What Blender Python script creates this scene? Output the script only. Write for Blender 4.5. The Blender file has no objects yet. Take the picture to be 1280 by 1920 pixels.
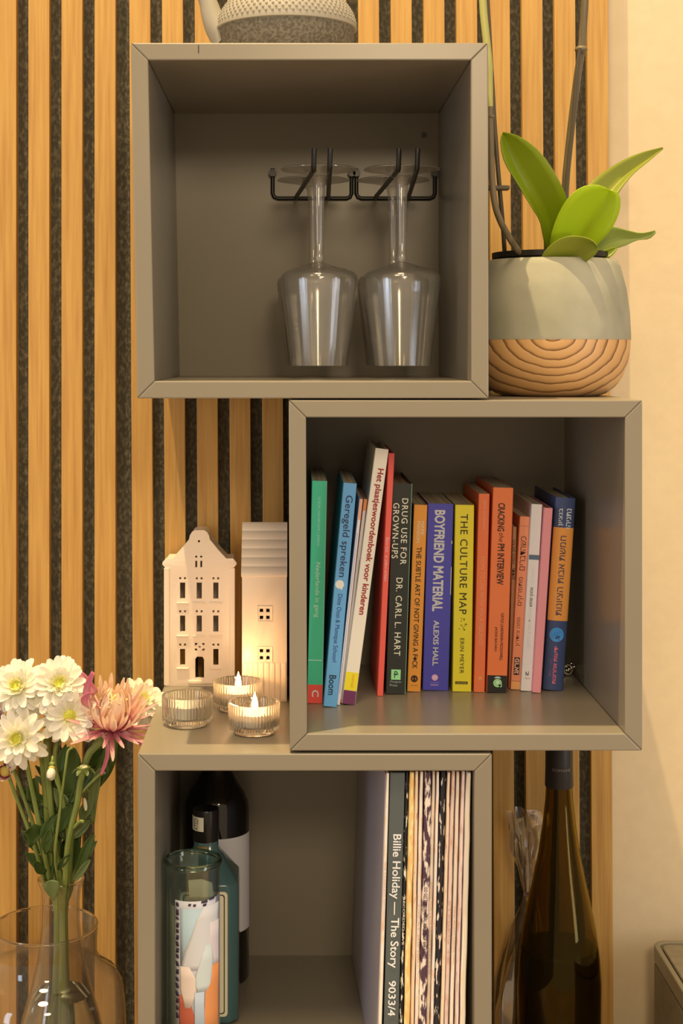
import bpy, bmesh, math, random
from mathutils import Vector, Matrix
random.seed(7)
PI = math.pi
C = bpy.context.scene.collection
sc = bpy.context.scene

# ---------------------------------------------------------------- camera, world, lights, exposure
ZC = 1.6                       # camera height above the floor
F = 2793.0                     # focal length in pixels of the 1280x1920 frame
VX, VY = 549.0, 662.0          # where the optical axis meets the frame (shift lens)
YF, YB = 1.47, 1.82            # front and back of the shelf cubes
cam_d = bpy.data.cameras.new('camera'); cam = bpy.data.objects.new('camera', cam_d); C.objects.link(cam)
cam.location = (0, 0, ZC); cam.rotation_euler = (PI/2, 0, 0)
cam_d.sensor_fit = 'VERTICAL'; cam_d.sensor_height = 36.0
cam_d.lens = F / 1920 * 36.0
cam_d.shift_x = (640 - VX) / 1920; cam_d.shift_y = (VY - 960) / 1920
cam_d.clip_start = 0.01
sc.camera = cam

w = bpy.data.worlds.new('room_ambience'); sc.world = w; w.use_nodes = True
w.node_tree.nodes['Background'].inputs[0].default_value = (1.0, 0.765, 0.50, 1)
w.node_tree.nodes['Background'].inputs[1].default_value = 0.60

def light(name, kind, loc, power, col, **kw):
    d = bpy.data.lights.new(name, kind); d.energy = power; d.color = col
    for k, v in kw.items():
        if k != 'aim': setattr(d, k, v)
    o = bpy.data.objects.new(name, d); C.objects.link(o); o.location = loc
    if 'aim' in kw:
        o.rotation_euler = (Vector(kw['aim']) - Vector(loc)).to_track_quat('-Z', 'Y').to_euler()
    return o
# ceiling spot just in front of the shelves: the key light
HK = 4.5
light('ceiling_spot', 'POINT', (-.154 - .13*HK, YF - .10*HK, ZC - .045 + HK), 1150, (1.0, .755, .38), shadow_soft_size=.03)
# overhead fill, then the chandelier of the room, behind and above the photographer
light('added_overhead_fill', 'AREA', (-.15, .0, ZC + 2.6), 42, (1.0, .74, .42), shape='DISK', size=.7, aim=(0.1, 1.6, ZC - .3))  # added light without a real lamp, brightens the cube fronts from steeply above
light('chandelier', 'AREA', (0.30, -0.9, ZC + .80), 16, (1.0, .78, .50), shape='DISK', size=.45, aim=(0.1, 1.5, ZC - .2))
# daylight from a window far to one side
light('window_daylight', 'AREA', (-2.6, -.7, ZC + .1), 14, (.66, .80, 1.0), shape='RECTANGLE', size=.5, size_y=1.5, aim=(0.1, 1.6, ZC - .3))
light('side_window', 'AREA', (1.9, .1, ZC - .1), 9, (.90, .93, 1.0), shape='RECTANGLE', size=.4, size_y=1.5, aim=(0.3, 1.75, ZC - .5))

sc.view_settings.view_transform = 'Standard'; sc.view_settings.look = 'None'
sc.view_settings.exposure = 0.08; sc.view_settings.gamma = 1.0
sc.view_settings.use_curve_mapping = False

# ---------------------------------------------------------------- helpers
def P(px, py, Y):
    return Vector(((px - VX) / F * Y, Y, ZC - (py - VY) / F * Y))
def S(Y): return F / Y
def lin(c):
    return tuple(((v/255)/12.92 if v/255 <= .04045 else ((v/255 + .055)/1.055)**2.4) for v in c)
_m = {}
def mat(name, col, rough=.5, metal=0., spec=.5, emis=0., trans=0., ior=1.45, alpha=1., sss=0., coat=0.):
    if name in _m: return _m[name]
    m = bpy.data.materials.new(name); m.use_nodes = True
    b = m.node_tree.nodes['Principled BSDF']
    b.inputs['Base Color'].default_value = (*col, 1)
    b.inputs['Roughness'].default_value = rough
    b.inputs['Metallic'].default_value = metal
    b.inputs['Specular IOR Level'].default_value = spec
    b.inputs['Transmission Weight'].default_value = trans
    b.inputs['IOR'].default_value = ior
    b.inputs['Coat Weight'].default_value = coat
    if sss:
        b.inputs['Subsurface Weight'].default_value = sss
        b.inputs['Subsurface Radius'].default_value = (.01, .006, .003)
    if emis:
        b.inputs['Emission Color'].default_value = (*col, 1); b.inputs['Emission Strength'].default_value = emis
    _m[name] = m
    return m
def bsdf(m): return m.node_tree.nodes['Principled BSDF']
def cm(name, rgb, k=.75, rough=.5, **kw):
    """a material whose own colour is the colour seen in the photo with the warm light taken out"""
    l = lin(rgb); il = (1.0*k, .77*k, .49*k)
    c = [l[i]/il[i] for i in range(3)]; f = min(1., .90/max(c))
    return mat(name, tuple(.5*(v*f + min(.9, v)) for v in c), rough, **kw)
def nodes(m): return m.node_tree.nodes, m.node_tree.links
def noise_mix(m, col2, scale=(1, 1, 1), nscale=5., detail=4., lo=.4, hi=.6, bump=0., bscale=None, coord='Object', rnd=True):
    """second colour mixed in by stretched noise, and fine relief"""
    n, l = nodes(m); b = n['Principled BSDF']
    tc = n.new('ShaderNodeTexCoord'); mp = n.new('ShaderNodeMapping')
    mp.inputs['Scale'].default_value = scale
    l.new(tc.outputs[coord], mp.inputs['Vector'])
    if rnd:
        oi = n.new('ShaderNodeObjectInfo'); mul = n.new('ShaderNodeMath'); mul.operation = 'MULTIPLY'; mul.inputs[1].default_value = 37.
        l.new(oi.outputs['Random'], mul.inputs[0]); l.new(mul.outputs[0], mp.inputs['Location'])
    no = n.new('ShaderNodeTexNoise'); no.inputs['Scale'].default_value = nscale; no.inputs['Detail'].default_value = detail
    l.new(mp.outputs[0], no.inputs['Vector'])
    mr = n.new('ShaderNodeMapRange'); mr.inputs['From Min'].default_value = lo; mr.inputs['From Max'].default_value = hi
    l.new(no.outputs['Fac'], mr.inputs['Value'])
    mx = n.new('ShaderNodeMix'); mx.data_type = 'RGBA'
    mx.inputs[6].default_value = b.inputs['Base Color'].default_value; mx.inputs[7].default_value = (*col2, 1)
    l.new(mr.outputs[0], mx.inputs[0]); l.new(mx.outputs[2], b.inputs['Base Color'])
    if bump:
        bp = n.new('ShaderNodeBump'); bp.inputs['Strength'].default_value = bump; bp.inputs['Distance'].default_value = .002
        l.new(no.outputs['Fac'], bp.inputs['Height']); l.new(bp.outputs[0], b.inputs['Normal'])
    return m
def glass(name, col=(1, 1, 1), rough=0., ior=1.45):
    if name in _m: return _m[name]
    m = bpy.data.materials.new(name); m.use_nodes = True; n, l = nodes(m)
    n.remove(n['Principled BSDF']); g = n.new('ShaderNodeBsdfGlass')
    g.inputs['Color'].default_value = (*col, 1); g.inputs['Roughness'].default_value = rough; g.inputs['IOR'].default_value = ior
    l.new(g.outputs[0], n['Material Output'].inputs[0]); _m[name] = m
    return m
def thin(name, tint, base=.06, edge=.6, power=3., rough=.03, haze=0.):
    """thin clear sheet: see-through face on, mirror-like at grazing angles"""
    if name in _m: return _m[name]
    m = bpy.data.materials.new(name); m.use_nodes = True; n, l = nodes(m)
    n.remove(n['Principled BSDF'])
    t = n.new('ShaderNodeBsdfTransparent'); t.inputs[0].default_value = (*tint, 1)
    g = n.new('ShaderNodeBsdfGlossy'); g.inputs['Roughness'].default_value = rough
    lw = n.new('ShaderNodeLayerWeight'); lw.inputs[0].default_value = .5
    pw = n.new('ShaderNodeMath'); pw.operation = 'POWER'; pw.inputs[1].default_value = power
    mr = n.new('ShaderNodeMapRange'); mr.inputs['To Min'].default_value = base; mr.inputs['To Max'].default_value = edge
    l.new(lw.outputs['Facing'], pw.inputs[0]); l.new(pw.outputs[0], mr.inputs['Value'])
    mx = n.new('ShaderNodeMixShader'); l.new(mr.outputs[0], mx.inputs[0]); l.new(t.outputs[0], mx.inputs[1]); l.new(g.outputs[0], mx.inputs[2])
    if haze:
        d = n.new('ShaderNodeBsdfDiffuse'); d.inputs[0].default_value = (.9, .88, .84, 1); m2 = n.new('ShaderNodeMixShader'); m2.inputs[0].default_value = haze
        l.new(mx.outputs[0], m2.inputs[1]); l.new(d.outputs[0], m2.inputs[2]); mx = m2
    l.new(mx.outputs[0], n['Material Output'].inputs[0]); _m[name] = m
    return m

class MB:
    """collects shapes, then links them as one mesh object"""
    def __init__(s): s.v = []; s.f = []
    def add(s, vs, fs):
        o = len(s.v); s.v += [tuple(v) for v in vs]; s.f += [tuple(i + o for i in f) for f in fs]; return s
    def box(s, x0, x1, y0, y1, z0, z1):
        return s.add([(x, y, z) for z in (z0, z1) for y in (y0, y1) for x in (x0, x1)],
                     [(0,2,3,1), (4,5,7,6), (0,1,5,4), (2,6,7,3), (0,4,6,2), (1,3,7,5)])
    def prism(s, pts, y0, y1):
        """polygon (x,z) extruded in depth"""
        n = len(pts)
        return s.add([(x, y0, z) for x, z in pts] + [(x, y1, z) for x, z in pts],
                     [tuple(range(n-1, -1, -1)), tuple(range(n, 2*n))] + [(i, (i+1) % n, n+(i+1) % n, n+i) for i in range(n)])
    def lathe(s, prof, seg=48, c=(0, 0, 0), rmod=None, closed=False):
        vs = []; fs = []; n = len(prof)
        for i, (r, z) in enumerate(prof):
            for k in range(seg):
                a = 2*PI*k/seg; rr = r if rmod is None else rmod(i, r, a)
                vs.append((c[0] + rr*math.cos(a), c[1] + rr*math.sin(a), c[2] + z))
        for i in range(n if closed else n-1):
            j = (i+1) % n
            for k in range(seg):
                k2 = (k+1) % seg
                fs.append((i*seg+k, i*seg+k2, j*seg+k2, j*seg+k))
        if not closed:
            if prof[0][0] > 1e-6: fs.append(tuple(range(seg-1, -1, -1)))
            if prof[-1][0] > 1e-6: fs.append(tuple((n-1)*seg + k for k in range(seg)))
        return s.add(vs, fs)
    def tube(s, pts, rad, seg=10):
        pts = [Vector(p) for p in pts]; n = len(pts)
        if not isinstance(rad, (list, tuple)): rad = [rad]*n
        vs = []; fs = []; up = None
        for i, p in enumerate(pts):
            t = (pts[min(i+1, n-1)] - pts[max(i-1, 0)]).normalized()
            if up is None:
                up = Vector((0, 0, 1)) if abs(t.z) < .9 else Vector((0, 1, 0))
            a = t.cross(up).normalized(); b = a.cross(t).normalized(); up = b
            for k in range(seg):
                q = p + (a*math.cos(2*PI*k/seg) + b*math.sin(2*PI*k/seg))*rad[i]
                vs.append(q)
        for i in range(n-1):
            for k in range(seg):
                k2 = (k+1) % seg
                fs.append((i*seg+k, i*seg+k2, (i+1)*seg+k2, (i+1)*seg+k))
        fs.append(tuple(range(seg-1, -1, -1))); fs.append(tuple((n-1)*seg+k for k in range(seg)))
        return s.add(vs, fs)
    def ball(s, c, r, seg=12, rings=8, sc_=(1, 1, 1)):
        pr = [(math.sin(PI*i/rings)*r, -math.cos(PI*i/rings)*r) for i in range(rings+1)]
        o = MB(); o.lathe(pr, seg)
        return s.add([(c[0]+v[0]*sc_[0], c[1]+v[1]*sc_[1], c[2]+v[2]*sc_[2]) for v in o.v], o.f)
    def build(s, name, m, parent=None, smooth=False, bevel=0., world=True, bseg=2, angle=40, kind=None):
        """vertices given in world space (world=True) or in the parent's own space"""
        me = bpy.data.meshes.new(name)
        off = Vector((0, 0, 0))
        if parent is not None and world:
            p = parent
            while p is not None: off += Vector(p.location); p = p.parent
        me.from_pydata([tuple(Vector(v) - off) for v in s.v], [], s.f)
        bm = bmesh.new(); bm.from_mesh(me)
        bmesh.ops.remove_doubles(bm, verts=bm.verts, dist=1e-6)
        bmesh.ops.recalc_face_normals(bm, faces=bm.faces); bm.to_mesh(me); bm.free()
        me.materials.append(m)
        if smooth:
            for p_ in me.polygons: p_.use_smooth = True
            try: me.set_sharp_from_angle(angle=math.radians(angle))
            except Exception: pass
        o = bpy.data.objects.new(name, me); C.objects.link(o)
        if parent is not None: o.parent = parent
        if bevel:
            b = o.modifiers.new('bevel', 'BEVEL'); b.width = bevel; b.segments = bseg; b.limit_method = 'ANGLE'
        if kind: o['kind'] = kind
        return o
def empty(name, loc, rot=(0, 0, 0)):
    o = bpy.data.objects.new(name, None); C.objects.link(o); o.location = loc; o.rotation_euler = rot; o.empty_display_size = .02
    return o
def tag(o, label, cat, group=None, kind=None):
    o['label'] = label; o['category'] = cat
    if group: o['group'] = group
    if kind: o['kind'] = kind
    return o
def struct(o): o['kind'] = 'structure'; return o
def copy_child(src, parent):
    c = src.copy(); C.objects.link(c); c.parent = parent; return c
def copy_tree(src, loc=None, parent=None):
    c = src.copy(); C.objects.link(c); c.parent = parent
    if loc is not None: c.location = loc
    for ch in list(src.children): copy_tree(ch, None, c)
    return c
def curve_mesh(splines, extrude, bevel=0., res=2):
    """flat outlines with holes -> solid mesh data, (x, z) outline, depth along y"""
    cu = bpy.data.curves.new('outline', 'CURVE'); cu.dimensions = '2D'; cu.fill_mode = 'BOTH'
    cu.extrude = extrude; cu.bevel_depth = bevel; cu.bevel_resolution = 1
    for pts in splines:
        sp = cu.splines.new('POLY'); sp.points.add(len(pts)-1); sp.use_cyclic_u = True
        for i, (x, y) in enumerate(pts): sp.points[i].co = (x, y, 0, 1)
    o = bpy.data.objects.new('outline', cu); C.objects.link(o)
    dg = bpy.context.evaluated_depsgraph_get()
    me = o.evaluated_get(dg).to_mesh()
    vs = [tuple(v.co) for v in me.vertices]; fs = [tuple(p.vertices) for p in me.polygons]
    o.evaluated_get(dg).to_mesh_clear(); bpy.data.objects.remove(o); bpy.data.curves.remove(cu)
    return [(x, -z, y) for x, y, z in vs], fs          # curve z -> depth
_t = {}
def text_shape(s, bold=0., space=1., shear=0.):
    k = (s, bold, space, shear)
    if k in _t: return _t[k]
    cu = bpy.data.curves.new('lettering', 'FONT'); cu.body = s; cu.space_character = space; cu.resolution_u = 3; cu.shear = shear
    o = bpy.data.objects.new('lettering', cu); C.objects.link(o)
    dg = bpy.context.evaluated_depsgraph_get()
    me = o.evaluated_get(dg).to_mesh()
    vs = [(v.co.x, v.co.y) for v in me.vertices]; fs = [tuple(p.vertices) for p in me.polygons]
    o.evaluated_get(dg).to_mesh_clear(); bpy.data.objects.remove(o); bpy.data.curves.remove(cu)
    if bold:
        b_ = bold*.75; n0 = len(vs); base = list(vs); bf = list(fs); vs = []; fs = []
        for q, (dx, dy) in enumerate(((0, 0), (b_, 0), (-b_, 0), (0, b_), (0, -b_), (b_*.7, b_*.7), (-b_*.7, b_*.7), (b_*.7, -b_*.7), (-b_*.7, -b_*.7))):
            vs += [(x+dx, y+dy) for x, y in base]; fs += [tuple(i + q*n0 for i in f) for f in bf]
    else: n0 = len(vs)
    x0 = min(v[0] for v in vs); x1 = max(v[0] for v in vs); y0 = min(v[1] for v in vs); y1 = max(v[1] for v in vs)
    _t[k] = ([((x-x0)/(x1-x0), (y-y0)/(y1-y0), 1.6e-5*(i//n0)) for i, (x, y) in enumerate(vs)], fs)
    return _t[k]
def arc(cx, cy, r, n=24, a0=0., a1=2*PI, ry=None):
    ry = r if ry is None else ry
    return [(cx + r*math.cos(a0 + (a1-a0)*i/n), cy + ry*math.sin(a0 + (a1-a0)*i/n)) for i in range(n)]
def resample(pts, n):
    pts = [Vector(p) for p in pts]
    # Catmull-Rom through the points
    out = []; m = len(pts)
    for i in range(n):
        t = i/(n-1)*(m-1); k = min(int(t), m-2); u = t-k
        p0, p1, p2, p3 = pts[max(k-1, 0)], pts[k], pts[k+1], pts[min(k+2, m-1)]
        out.append(.5*((2*p1) + (p2-p0)*u + (2*p0-5*p1+4*p2-p3)*u*u + (3*p1-p0-3*p2+p3)*u**3))
    return out

# ---------------------------------------------------------------- materials
M_wall = mat('cream_wall', (.72, .60, .41), .85)
noise_mix(M_wall, (.70, .58, .395), nscale=60, bump=.12, rnd=False)
M_floor = mat('floor_wood', (.32, .21, .12), .5); noise_mix(M_floor, (.24, .15, .08), scale=(1, 8, 1), nscale=3)
M_slat = mat('oak_slat', (.565, .338, .098), .55)
noise_mix(M_slat, (.42, .215, .055), scale=(40, 40, 1.4), nscale=6, detail=8, lo=.38, hi=.78, bump=.2)
M_felt = mat('felt', (.066, .062, .048), .95, spec=.15)
noise_mix(M_felt, (.16, .145, .11), scale=(1, 1, .55), nscale=260, detail=3, lo=.45, hi=.75, bump=.8)
M_cube = mat('grey_lacquer', (.262, .232, .180), .29, spec=.45)
noise_mix(M_cube, (.25, .222, .173), nscale=8, lo=.3, hi=.7)
M_black = mat('black_wire', (.012, .011, .010), .32, spec=.5)
M_glass = thin('clear_glass', (.985, .98, .97), .10, .80, 2.4, .15, .035)
M_ceramic = mat('white_ceramic', (.83, .73, .63), .32, spec=.5, sss=.1)
M_paper = mat('page_edges', (.62, .56, .44), .85); noise_mix(M_paper, (.40, .36, .28), scale=(220, 1, 1), nscale=3)

# ---------------------------------------------------------------- setting
wb = MB().box(-2.2, 2.0, 1.843, 1.93, 0, 4.4).build('wall_back', M_wall); struct(wb)
fl = MB().box(-2.2, 2.0, -.6, 1.93, -.05, 0).build('floor', M_floor); struct(fl)

YS = 1.8215                    # front of the slats
def slat_panel(name, lefts, wpx, x_felt, pivot_px, tilt, label, fy):
    s = S(YS)
    root = empty(name, ((pivot_px - VX)/s, YS, ZC), (0, tilt, 0))
    tag(root, label, 'wall panel', 'oak slat panels on the wall')
    f0, f1 = [(q - pivot_px)/s for q in x_felt]
    MB().box(f0, f1, fy[0], fy[1], -1.5, 1.25).build('felt_backing', M_felt, root, world=False)
    first = None
    for q in lefts:
        x = (q - pivot_px)/s
        if first is None:
            first = MB().box(0, wpx/s, 0, fy[0]-.0001, -1.5, 1.25).build('slat', M_slat, root, world=False, bevel=.0007); o = first
        else: o = copy_child(first, root)
        o.location = (x, 0, 0)
    return root
slat_panel('oak_slat_panel', [177 - 62*k for k in range(8)], 39.5, (-300, 246), 177, 0, 'plain oak slat panel on dark felt behind the flower vase', (.0166, .0205))
slat_panel('oak_slat_panel', [245.5 + 61.3*k for k in range(15)], 39.3, (238.5, 1142), 245.5, -.0053, 'wide oak slat panel on black felt behind the stacked cubes', (.0125, .0163))

# ---------------------------------------------------------------- shelf cubes
TP = .0172
def cube_shelf(TL, TR, BR, BL, label):
    q = [P(*c, YF) for c in (TL, TR, BR, BL)]
    o = [(v.x, v.z) for v in q]
    i_ = [(o[0][0]+TP, o[0][1]-TP), (o[1][0]-TP, o[1][1]-TP), (o[2][0]-TP, o[2][1]+TP), (o[3][0]+TP, o[3][1]+TP)]
    root = empty('cube_shelf', ((o[3][0]+o[2][0])/2, (YF+YB)/2, o[3][1]))
    tag(root, label, 'shelf', 'grey cube shelves')
    g = .00025
    for nm, a, b in (('top_panel', 0, 1), ('side_panel', 1, 2), ('bottom_panel', 2, 3), ('side_panel', 3, 0)):
        MB().prism([o[a], o[b], i_[b], i_[a]], YF, YB).build(nm, M_cube, root, bevel=.0013)
    MB().prism([(x+dx, z+dz) for (x, z), (dx, dz) in zip(i_, ((-.004, .004), (.004, .004), (.004, -.004), (-.004, -.004)))], YB-.022, YB-.016).build('back_panel', M_cube, root)
    return root, i_
cubeA, inA = cube_shelf((245, 80), (915, 80), (916, 747), (257, 747), 'grey open cube with hanging wine glasses, topmost of three')
cubeB, inB = cube_shelf((541, 750), (1204, 750), (1204, 1408), (543, 1408), 'grey open cube filled with a row of books')
cubeC, inC = cube_shelf((258, 1413), (922, 1413), (922, 2076), (258, 2076), 'grey open cube holding vinyl records and bottles, lowest of three')
YBK = YB - .022
# small screw cap on the back panel of the top cube and a scratch on its front edge
p = P(795, 253, YBK - .0008)
MB().tube([p, p + Vector((0, .0009, 0))], .0035, 14).build('screw_cap', mat('cap_dark', (.10, .10, .085), .5), cubeA)
p = P(372, 92, YF - .0002)
MB().box(p.x-.0006, p.x+.0006, YF-.0002, YF, p.z-.004, p.z+.004).build('scratch', mat('scratch_dark', (.08, .07, .05), .7), cubeA)

# ---------------------------------------------------------------- sideboard under everything (below the frame)
ZT = ZC - .86
sb = empty('sideboard', (0, 1.5, 0)); tag(sb, 'low pale wooden sideboard standing below the cube shelves', 'sideboard')
M_sb = mat('sideboard_wood', (.34, .24, .15), .5); noise_mix(M_sb, (.26, .18, .11), scale=(1, 10, 10), nscale=3)
MB().box(-1.05, 1.1, 1.2, 1.82, ZT-.03, ZT).build('top_board', M_sb, sb, bevel=.002)
MB().box(-1.03, 1.08, 1.23, 1.80, .12, ZT-.031).build('body', M_sb, sb, bevel=.002)
for k in range(3):
    d = MB().box(-1.02 + .70*k, -1.02 + .70*k + .69, 1.212, 1.229, .13, ZT-.04).build('door', M_sb, sb, bevel=.002)
    MB().tube([(-1.02+.70*k+.62, 1.205, .5), (-1.02+.70*k+.62, 1.205, .6)], .005).build('handle', M_black, d)
for x in (-.98, 1.03):
    for y in (1.27, 1.76): MB().lathe([(.014, 0), (.022, .119)], 16, (x, y, 0)).build('leg', M_sb, sb, smooth=True)

# ---------------------------------------------------------------- cast iron kettle
zA = P(500, 80, YF).z
kc = Vector(((537 - VX)/S(1.60), 1.60, zA + .0003))
ket = empty('iron_kettle', kc); tag(ket, 'grey cast iron kettle with dotted relief standing on the top cube', 'kettle')
M_iron = mat('grey_iron', (.36, .335, .285), .55, spec=.4)
M_iron2 = mat('rough_iron', (.22, .20, .16), .75, spec=.3); noise_mix(M_iron2, (.13, .115, .09), nscale=300, bump=.9)
R0, ZS, HD = .0742, .041, .050
MB().lathe([(0, 0), (.056, 0), (.064, .006), (.0705, .022), (R0-.001, ZS-.002)], 64, kc).build('base_bowl', M_iron2, ket, smooth=True)
dome = [(R0*math.cos(a), ZS + HD*math.sin(a)) for a in [PI/2*i/16 for i in range(25)]]
MB().lathe([(R0-.001, ZS-.002), (R0+.0012, ZS-.0012), (R0+.0012, ZS+.0008)] + dome[0:] + [(.026, ZS+HD-.001), (0, ZS+HD-.001)], 72, kc).build('body', M_iron, ket, smooth=True, angle=60)
hb = MB()
for i in range(1, 11):
    a = .075*i + .03; r = R0*math.cos(a); z = ZS + HD*math.sin(a); n_ = 66
    for k in range(n_):
        th = 2*PI*(k + .5*(i % 2))/n_
        sz = .0016*(.55 + .45*math.cos(a))
        hb.ball((kc.x + r*math.cos(th), kc.y + r*math.sin(th), kc.z + z), sz, 6, 4)
hb.build('hobnail_relief', M_iron, ket, smooth=True, kind='stuff')
MB().lathe([(0, 0), (.030, 0), (.031, .002), (.026, .007), (.008, .011), (.006, .014), (.009, .019), (.007, .024), (0, .026)], 40, (kc.x, kc.y, kc.z+ZS+HD-.003)).build('lid', M_iron, ket, smooth=True)
sp = [P(424, 74, 1.60), P(407, 52, 1.60), P(397, 28, 1.60), P(389, 2, 1.60), P(374, -28, 1.60), P(352, -48, 1.60)]
MB().tube(resample(sp, 16), [.017 - .0105*(i/15)**.7 for i in range(16)], 18).build('spout', M_iron, ket, smooth=True)
hp = [(kc.x + .062*math.cos(a), kc.y, kc.z + ZS + .035 + .085*math.sin(a)) for a in [PI*i/20 for i in range(21)]]
MB().tube(hp, .0042, 10).build('handle', M_iron, ket, smooth=True)

# ---------------------------------------------------------------- wire racks and hanging wine glasses
def wire_rack(xl, xr, prongs, label):
    a = P(xl, 316, YBK-.003); b = P(xl, 372, YBK-.003); c = P(xr, 372, YBK-.003); d = P(xr, 316, YBK-.003)
    root = empty('glass_rack', ((a.x+d.x)/2, YBK-.003, b.z)); tag(root, label, 'glass rack', 'black wire stemware racks')
    r = .0024; e = .006
    path = [a, b + Vector((0, 0, e)), b + Vector((e*.3, 0, e*.3)), b + Vector((e, 0, 0)), c - Vector((e, 0, 0)), c + Vector((-e*.3, 0, e*.3)), c + Vector((0, 0, e)), d]
    MB().tube(path, r, 10).build('bracket', M_black, root, smooth=True)
    for q in (a, d):
        MB().tube([q + Vector((0, -.001, -.006)), q + Vector((0, -.0075, -.006))], .0045, 12).build('mounting_screw', M_black, root, smooth=True)
    for f_, bk in prongs:
        yf = 1.553
        t0 = P(bk, 372, YBK-.003); t1 = P(f_, 318, yf); t2 = P(f_+1, 279, yf)
        path = [t0, t0 + Vector((0, -.012, .0015)), t1 + Vector((0, .006, 0)), t1 + Vector((0, .0015, .001)), t1 + Vector((0, 0, .004)), t2]
        MB().tube(path, .0026, 10).build('prong', M_black, root, smooth=True)
wire_rack(511, 659, ((588, 556), (618, 615)), 'black wire rack holding the wine glasses nearer the middle')
wire_rack(668, 815, ((747, 704), (782, 765)), 'black wire rack holding the wine glasses beside the side wall')
def wine_glass_mesh():
    out = [(0, 0), (.0395, -.0002), (.0410, -.0010), (.0408, -.0020), (.030, -.0036), (.014, -.0068), (.0075, -.012), (.0062, -.020), (.0056, -.045),
           (.0050, -.075), (.0046, -.092), (.0060, -.0955), (.0052, -.0985), (.0068, -.101), (.014, -.1035), (.028, -.1078), (.0375, -.1118), (.0408, -.1155),
           (.0414, -.120), (.0402, -.132), (.0302, -.212)]
    inn = [(.0294, -.2122), (.0391, -.132), (.0402, -.121), (.0396, -.1168), (.036, -.1135), (.026, -.1100), (.012, -.1072), (0, -.1065)]
    a = MB().lathe(out[:13] + [(.0045, -.1005), (0, -.1005)], 48)
    bo = out[13:]; no = len(bo)
    def rm(i, r, a):
        return r*(1 + .010*math.cos(20*a)) if i > no and r > .026 else r
    b = MB().lathe([(0, -.1008), (.0045, -.1008)] + bo + inn, 80, (0, 0, 0), rm)
    return a, b
wg0 = None
for x, Y, lab in ((598, 1.60, 'clear stemmed wine glass hanging upside down in front, nearer the middle of the cube'),
                  (753, 1.60, 'clear stemmed wine glass hanging upside down in front, beside the side wall'),
                  (587, 1.70, 'clear wine glass hanging upside down behind the one nearer the middle'),
                  (737, 1.70, 'clear wine glass hanging upside down behind the one beside the side wall')):
    loc = Vector(((x - VX)/S(Y), Y, ZC + .1985))
    root = empty('wine_glass', loc); tag(root, lab, 'wine glass', 'wine glasses hanging from the wire racks')
    if wg0 is None:
        a, b = wine_glass_mesh()
        wg0 = (a.build('foot_and_stem', thin('foot_glass', (.97, .96, .94), .12, .7, 1.6, .06, .07), root, smooth=True, world=False, angle=50), b.build('bowl', M_glass, root, smooth=True, world=False, angle=50))
    else:
        for o in wg0: copy_child(o, root)

# ---------------------------------------------------------------- orchid in a two-tone pot on the book cube
zB = inB[0][1] + TP
pc = Vector((.2805, 1.625, zB + .0004))
pot = empty('plant_pot', pc); tag(pot, 'rounded plant pot, concrete grey above and wood print below', 'plant pot')
M_conc = mat('concrete_grey', (.275, .28, .215), .85, spec=.25); noise_mix(M_conc, (.42, .41, .33), nscale=16, lo=.3, hi=.75, bump=.06)
M_wood = mat('wood_print', (.66, .40, .19), .42)
n, l = nodes(M_wood); tc = n.new('ShaderNodeTexCoord'); mp = n.new('ShaderNodeMapping'); wv = n.new('ShaderNodeTexWave'); cr = n.new('ShaderNodeValToRGB')
mp.inputs['Location'].default_value = (.0099, 0, -.079); mp.inputs['Scale'].default_value = (.85, .25, 1.2)
wv.wave_type = 'RINGS'; wv.rings_direction = 'Y'; wv.wave_profile = 'SAW'; wv.inputs['Scale'].default_value = 30; wv.inputs['Distortion'].default_value = 3.0; wv.inputs['Detail'].default_value = 3; wv.inputs['Detail Scale'].default_value = .9
cr.color_ramp.elements[0].position = 0; cr.color_ramp.elements[0].color = (.70, .43, .20, 1)
cr.color_ramp.elements[1].position = 1; cr.color_ramp.elements[1].color = (.11, .040, .012, 1)
e = cr.color_ramp.elements.new(.70); e.color = (.60, .345, .14, 1)
l.new(tc.outputs['Object'], mp.inputs[0]); l.new(mp.outputs[0], wv.inputs[0]); l.new(wv.outputs['Fac'], cr.inputs[0]); l.new(cr.outputs[0], n['Principled BSDF'].inputs['Base Color'])
ZW = .0603
MB().lathe([(0, 0), (.052, 0), (.060, .0025), (.069, .009), (.0775, .021), (.0828, .036), (.0853, .050), (.0858, ZW)], 72, pc).build('wood_base', M_wood, pot, smooth=True, angle=70)
up = [(.0860, ZW), (.0862, ZW+.004), (.0850, ZW+.028), (.0815, ZW+.054), (.0752, ZW+.079), (.0715, ZW+.0855), (.0700, ZW+.0862), (.0686, ZW+.085), (.0690, ZW+.070), (.074, ZW+.03), (.076, .02), (0, .02)]
MB().lathe(up, 72, pc).build('concrete_body', M_conc, pot, smooth=True, angle=60)
np_ = empty('nursery_pot', pc + Vector((0, 0, .0205))); tag(np_, 'black plastic nursery pot standing inside the two-tone pot', 'nursery pot')
M_npot = mat('black_plastic', (.012, .011, .009), .5)
MB().lathe([(0, 0), (.045, 0), (.0600, .128), (.0630, .1285), (.0632, .1345), (.0605, .1345), (.058, .118), (0, .118)], 48, pc + Vector((0, 0, .0205))).build('pot_shell', M_npot, np_, smooth=True, angle=40)
bk = MB()
for i in range(70):
    a = random.random()*2*PI; r = .050*math.sqrt(random.random())
    bk.ball((pc.x + r*math.cos(a), pc.y + r*math.sin(a), pc.z + .1415), .007, 6, 4, (1.3, 1, .6))
bk.build('bark_chips', mat('bark', (.06, .035, .018), .9), np_, kind='stuff')

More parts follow.
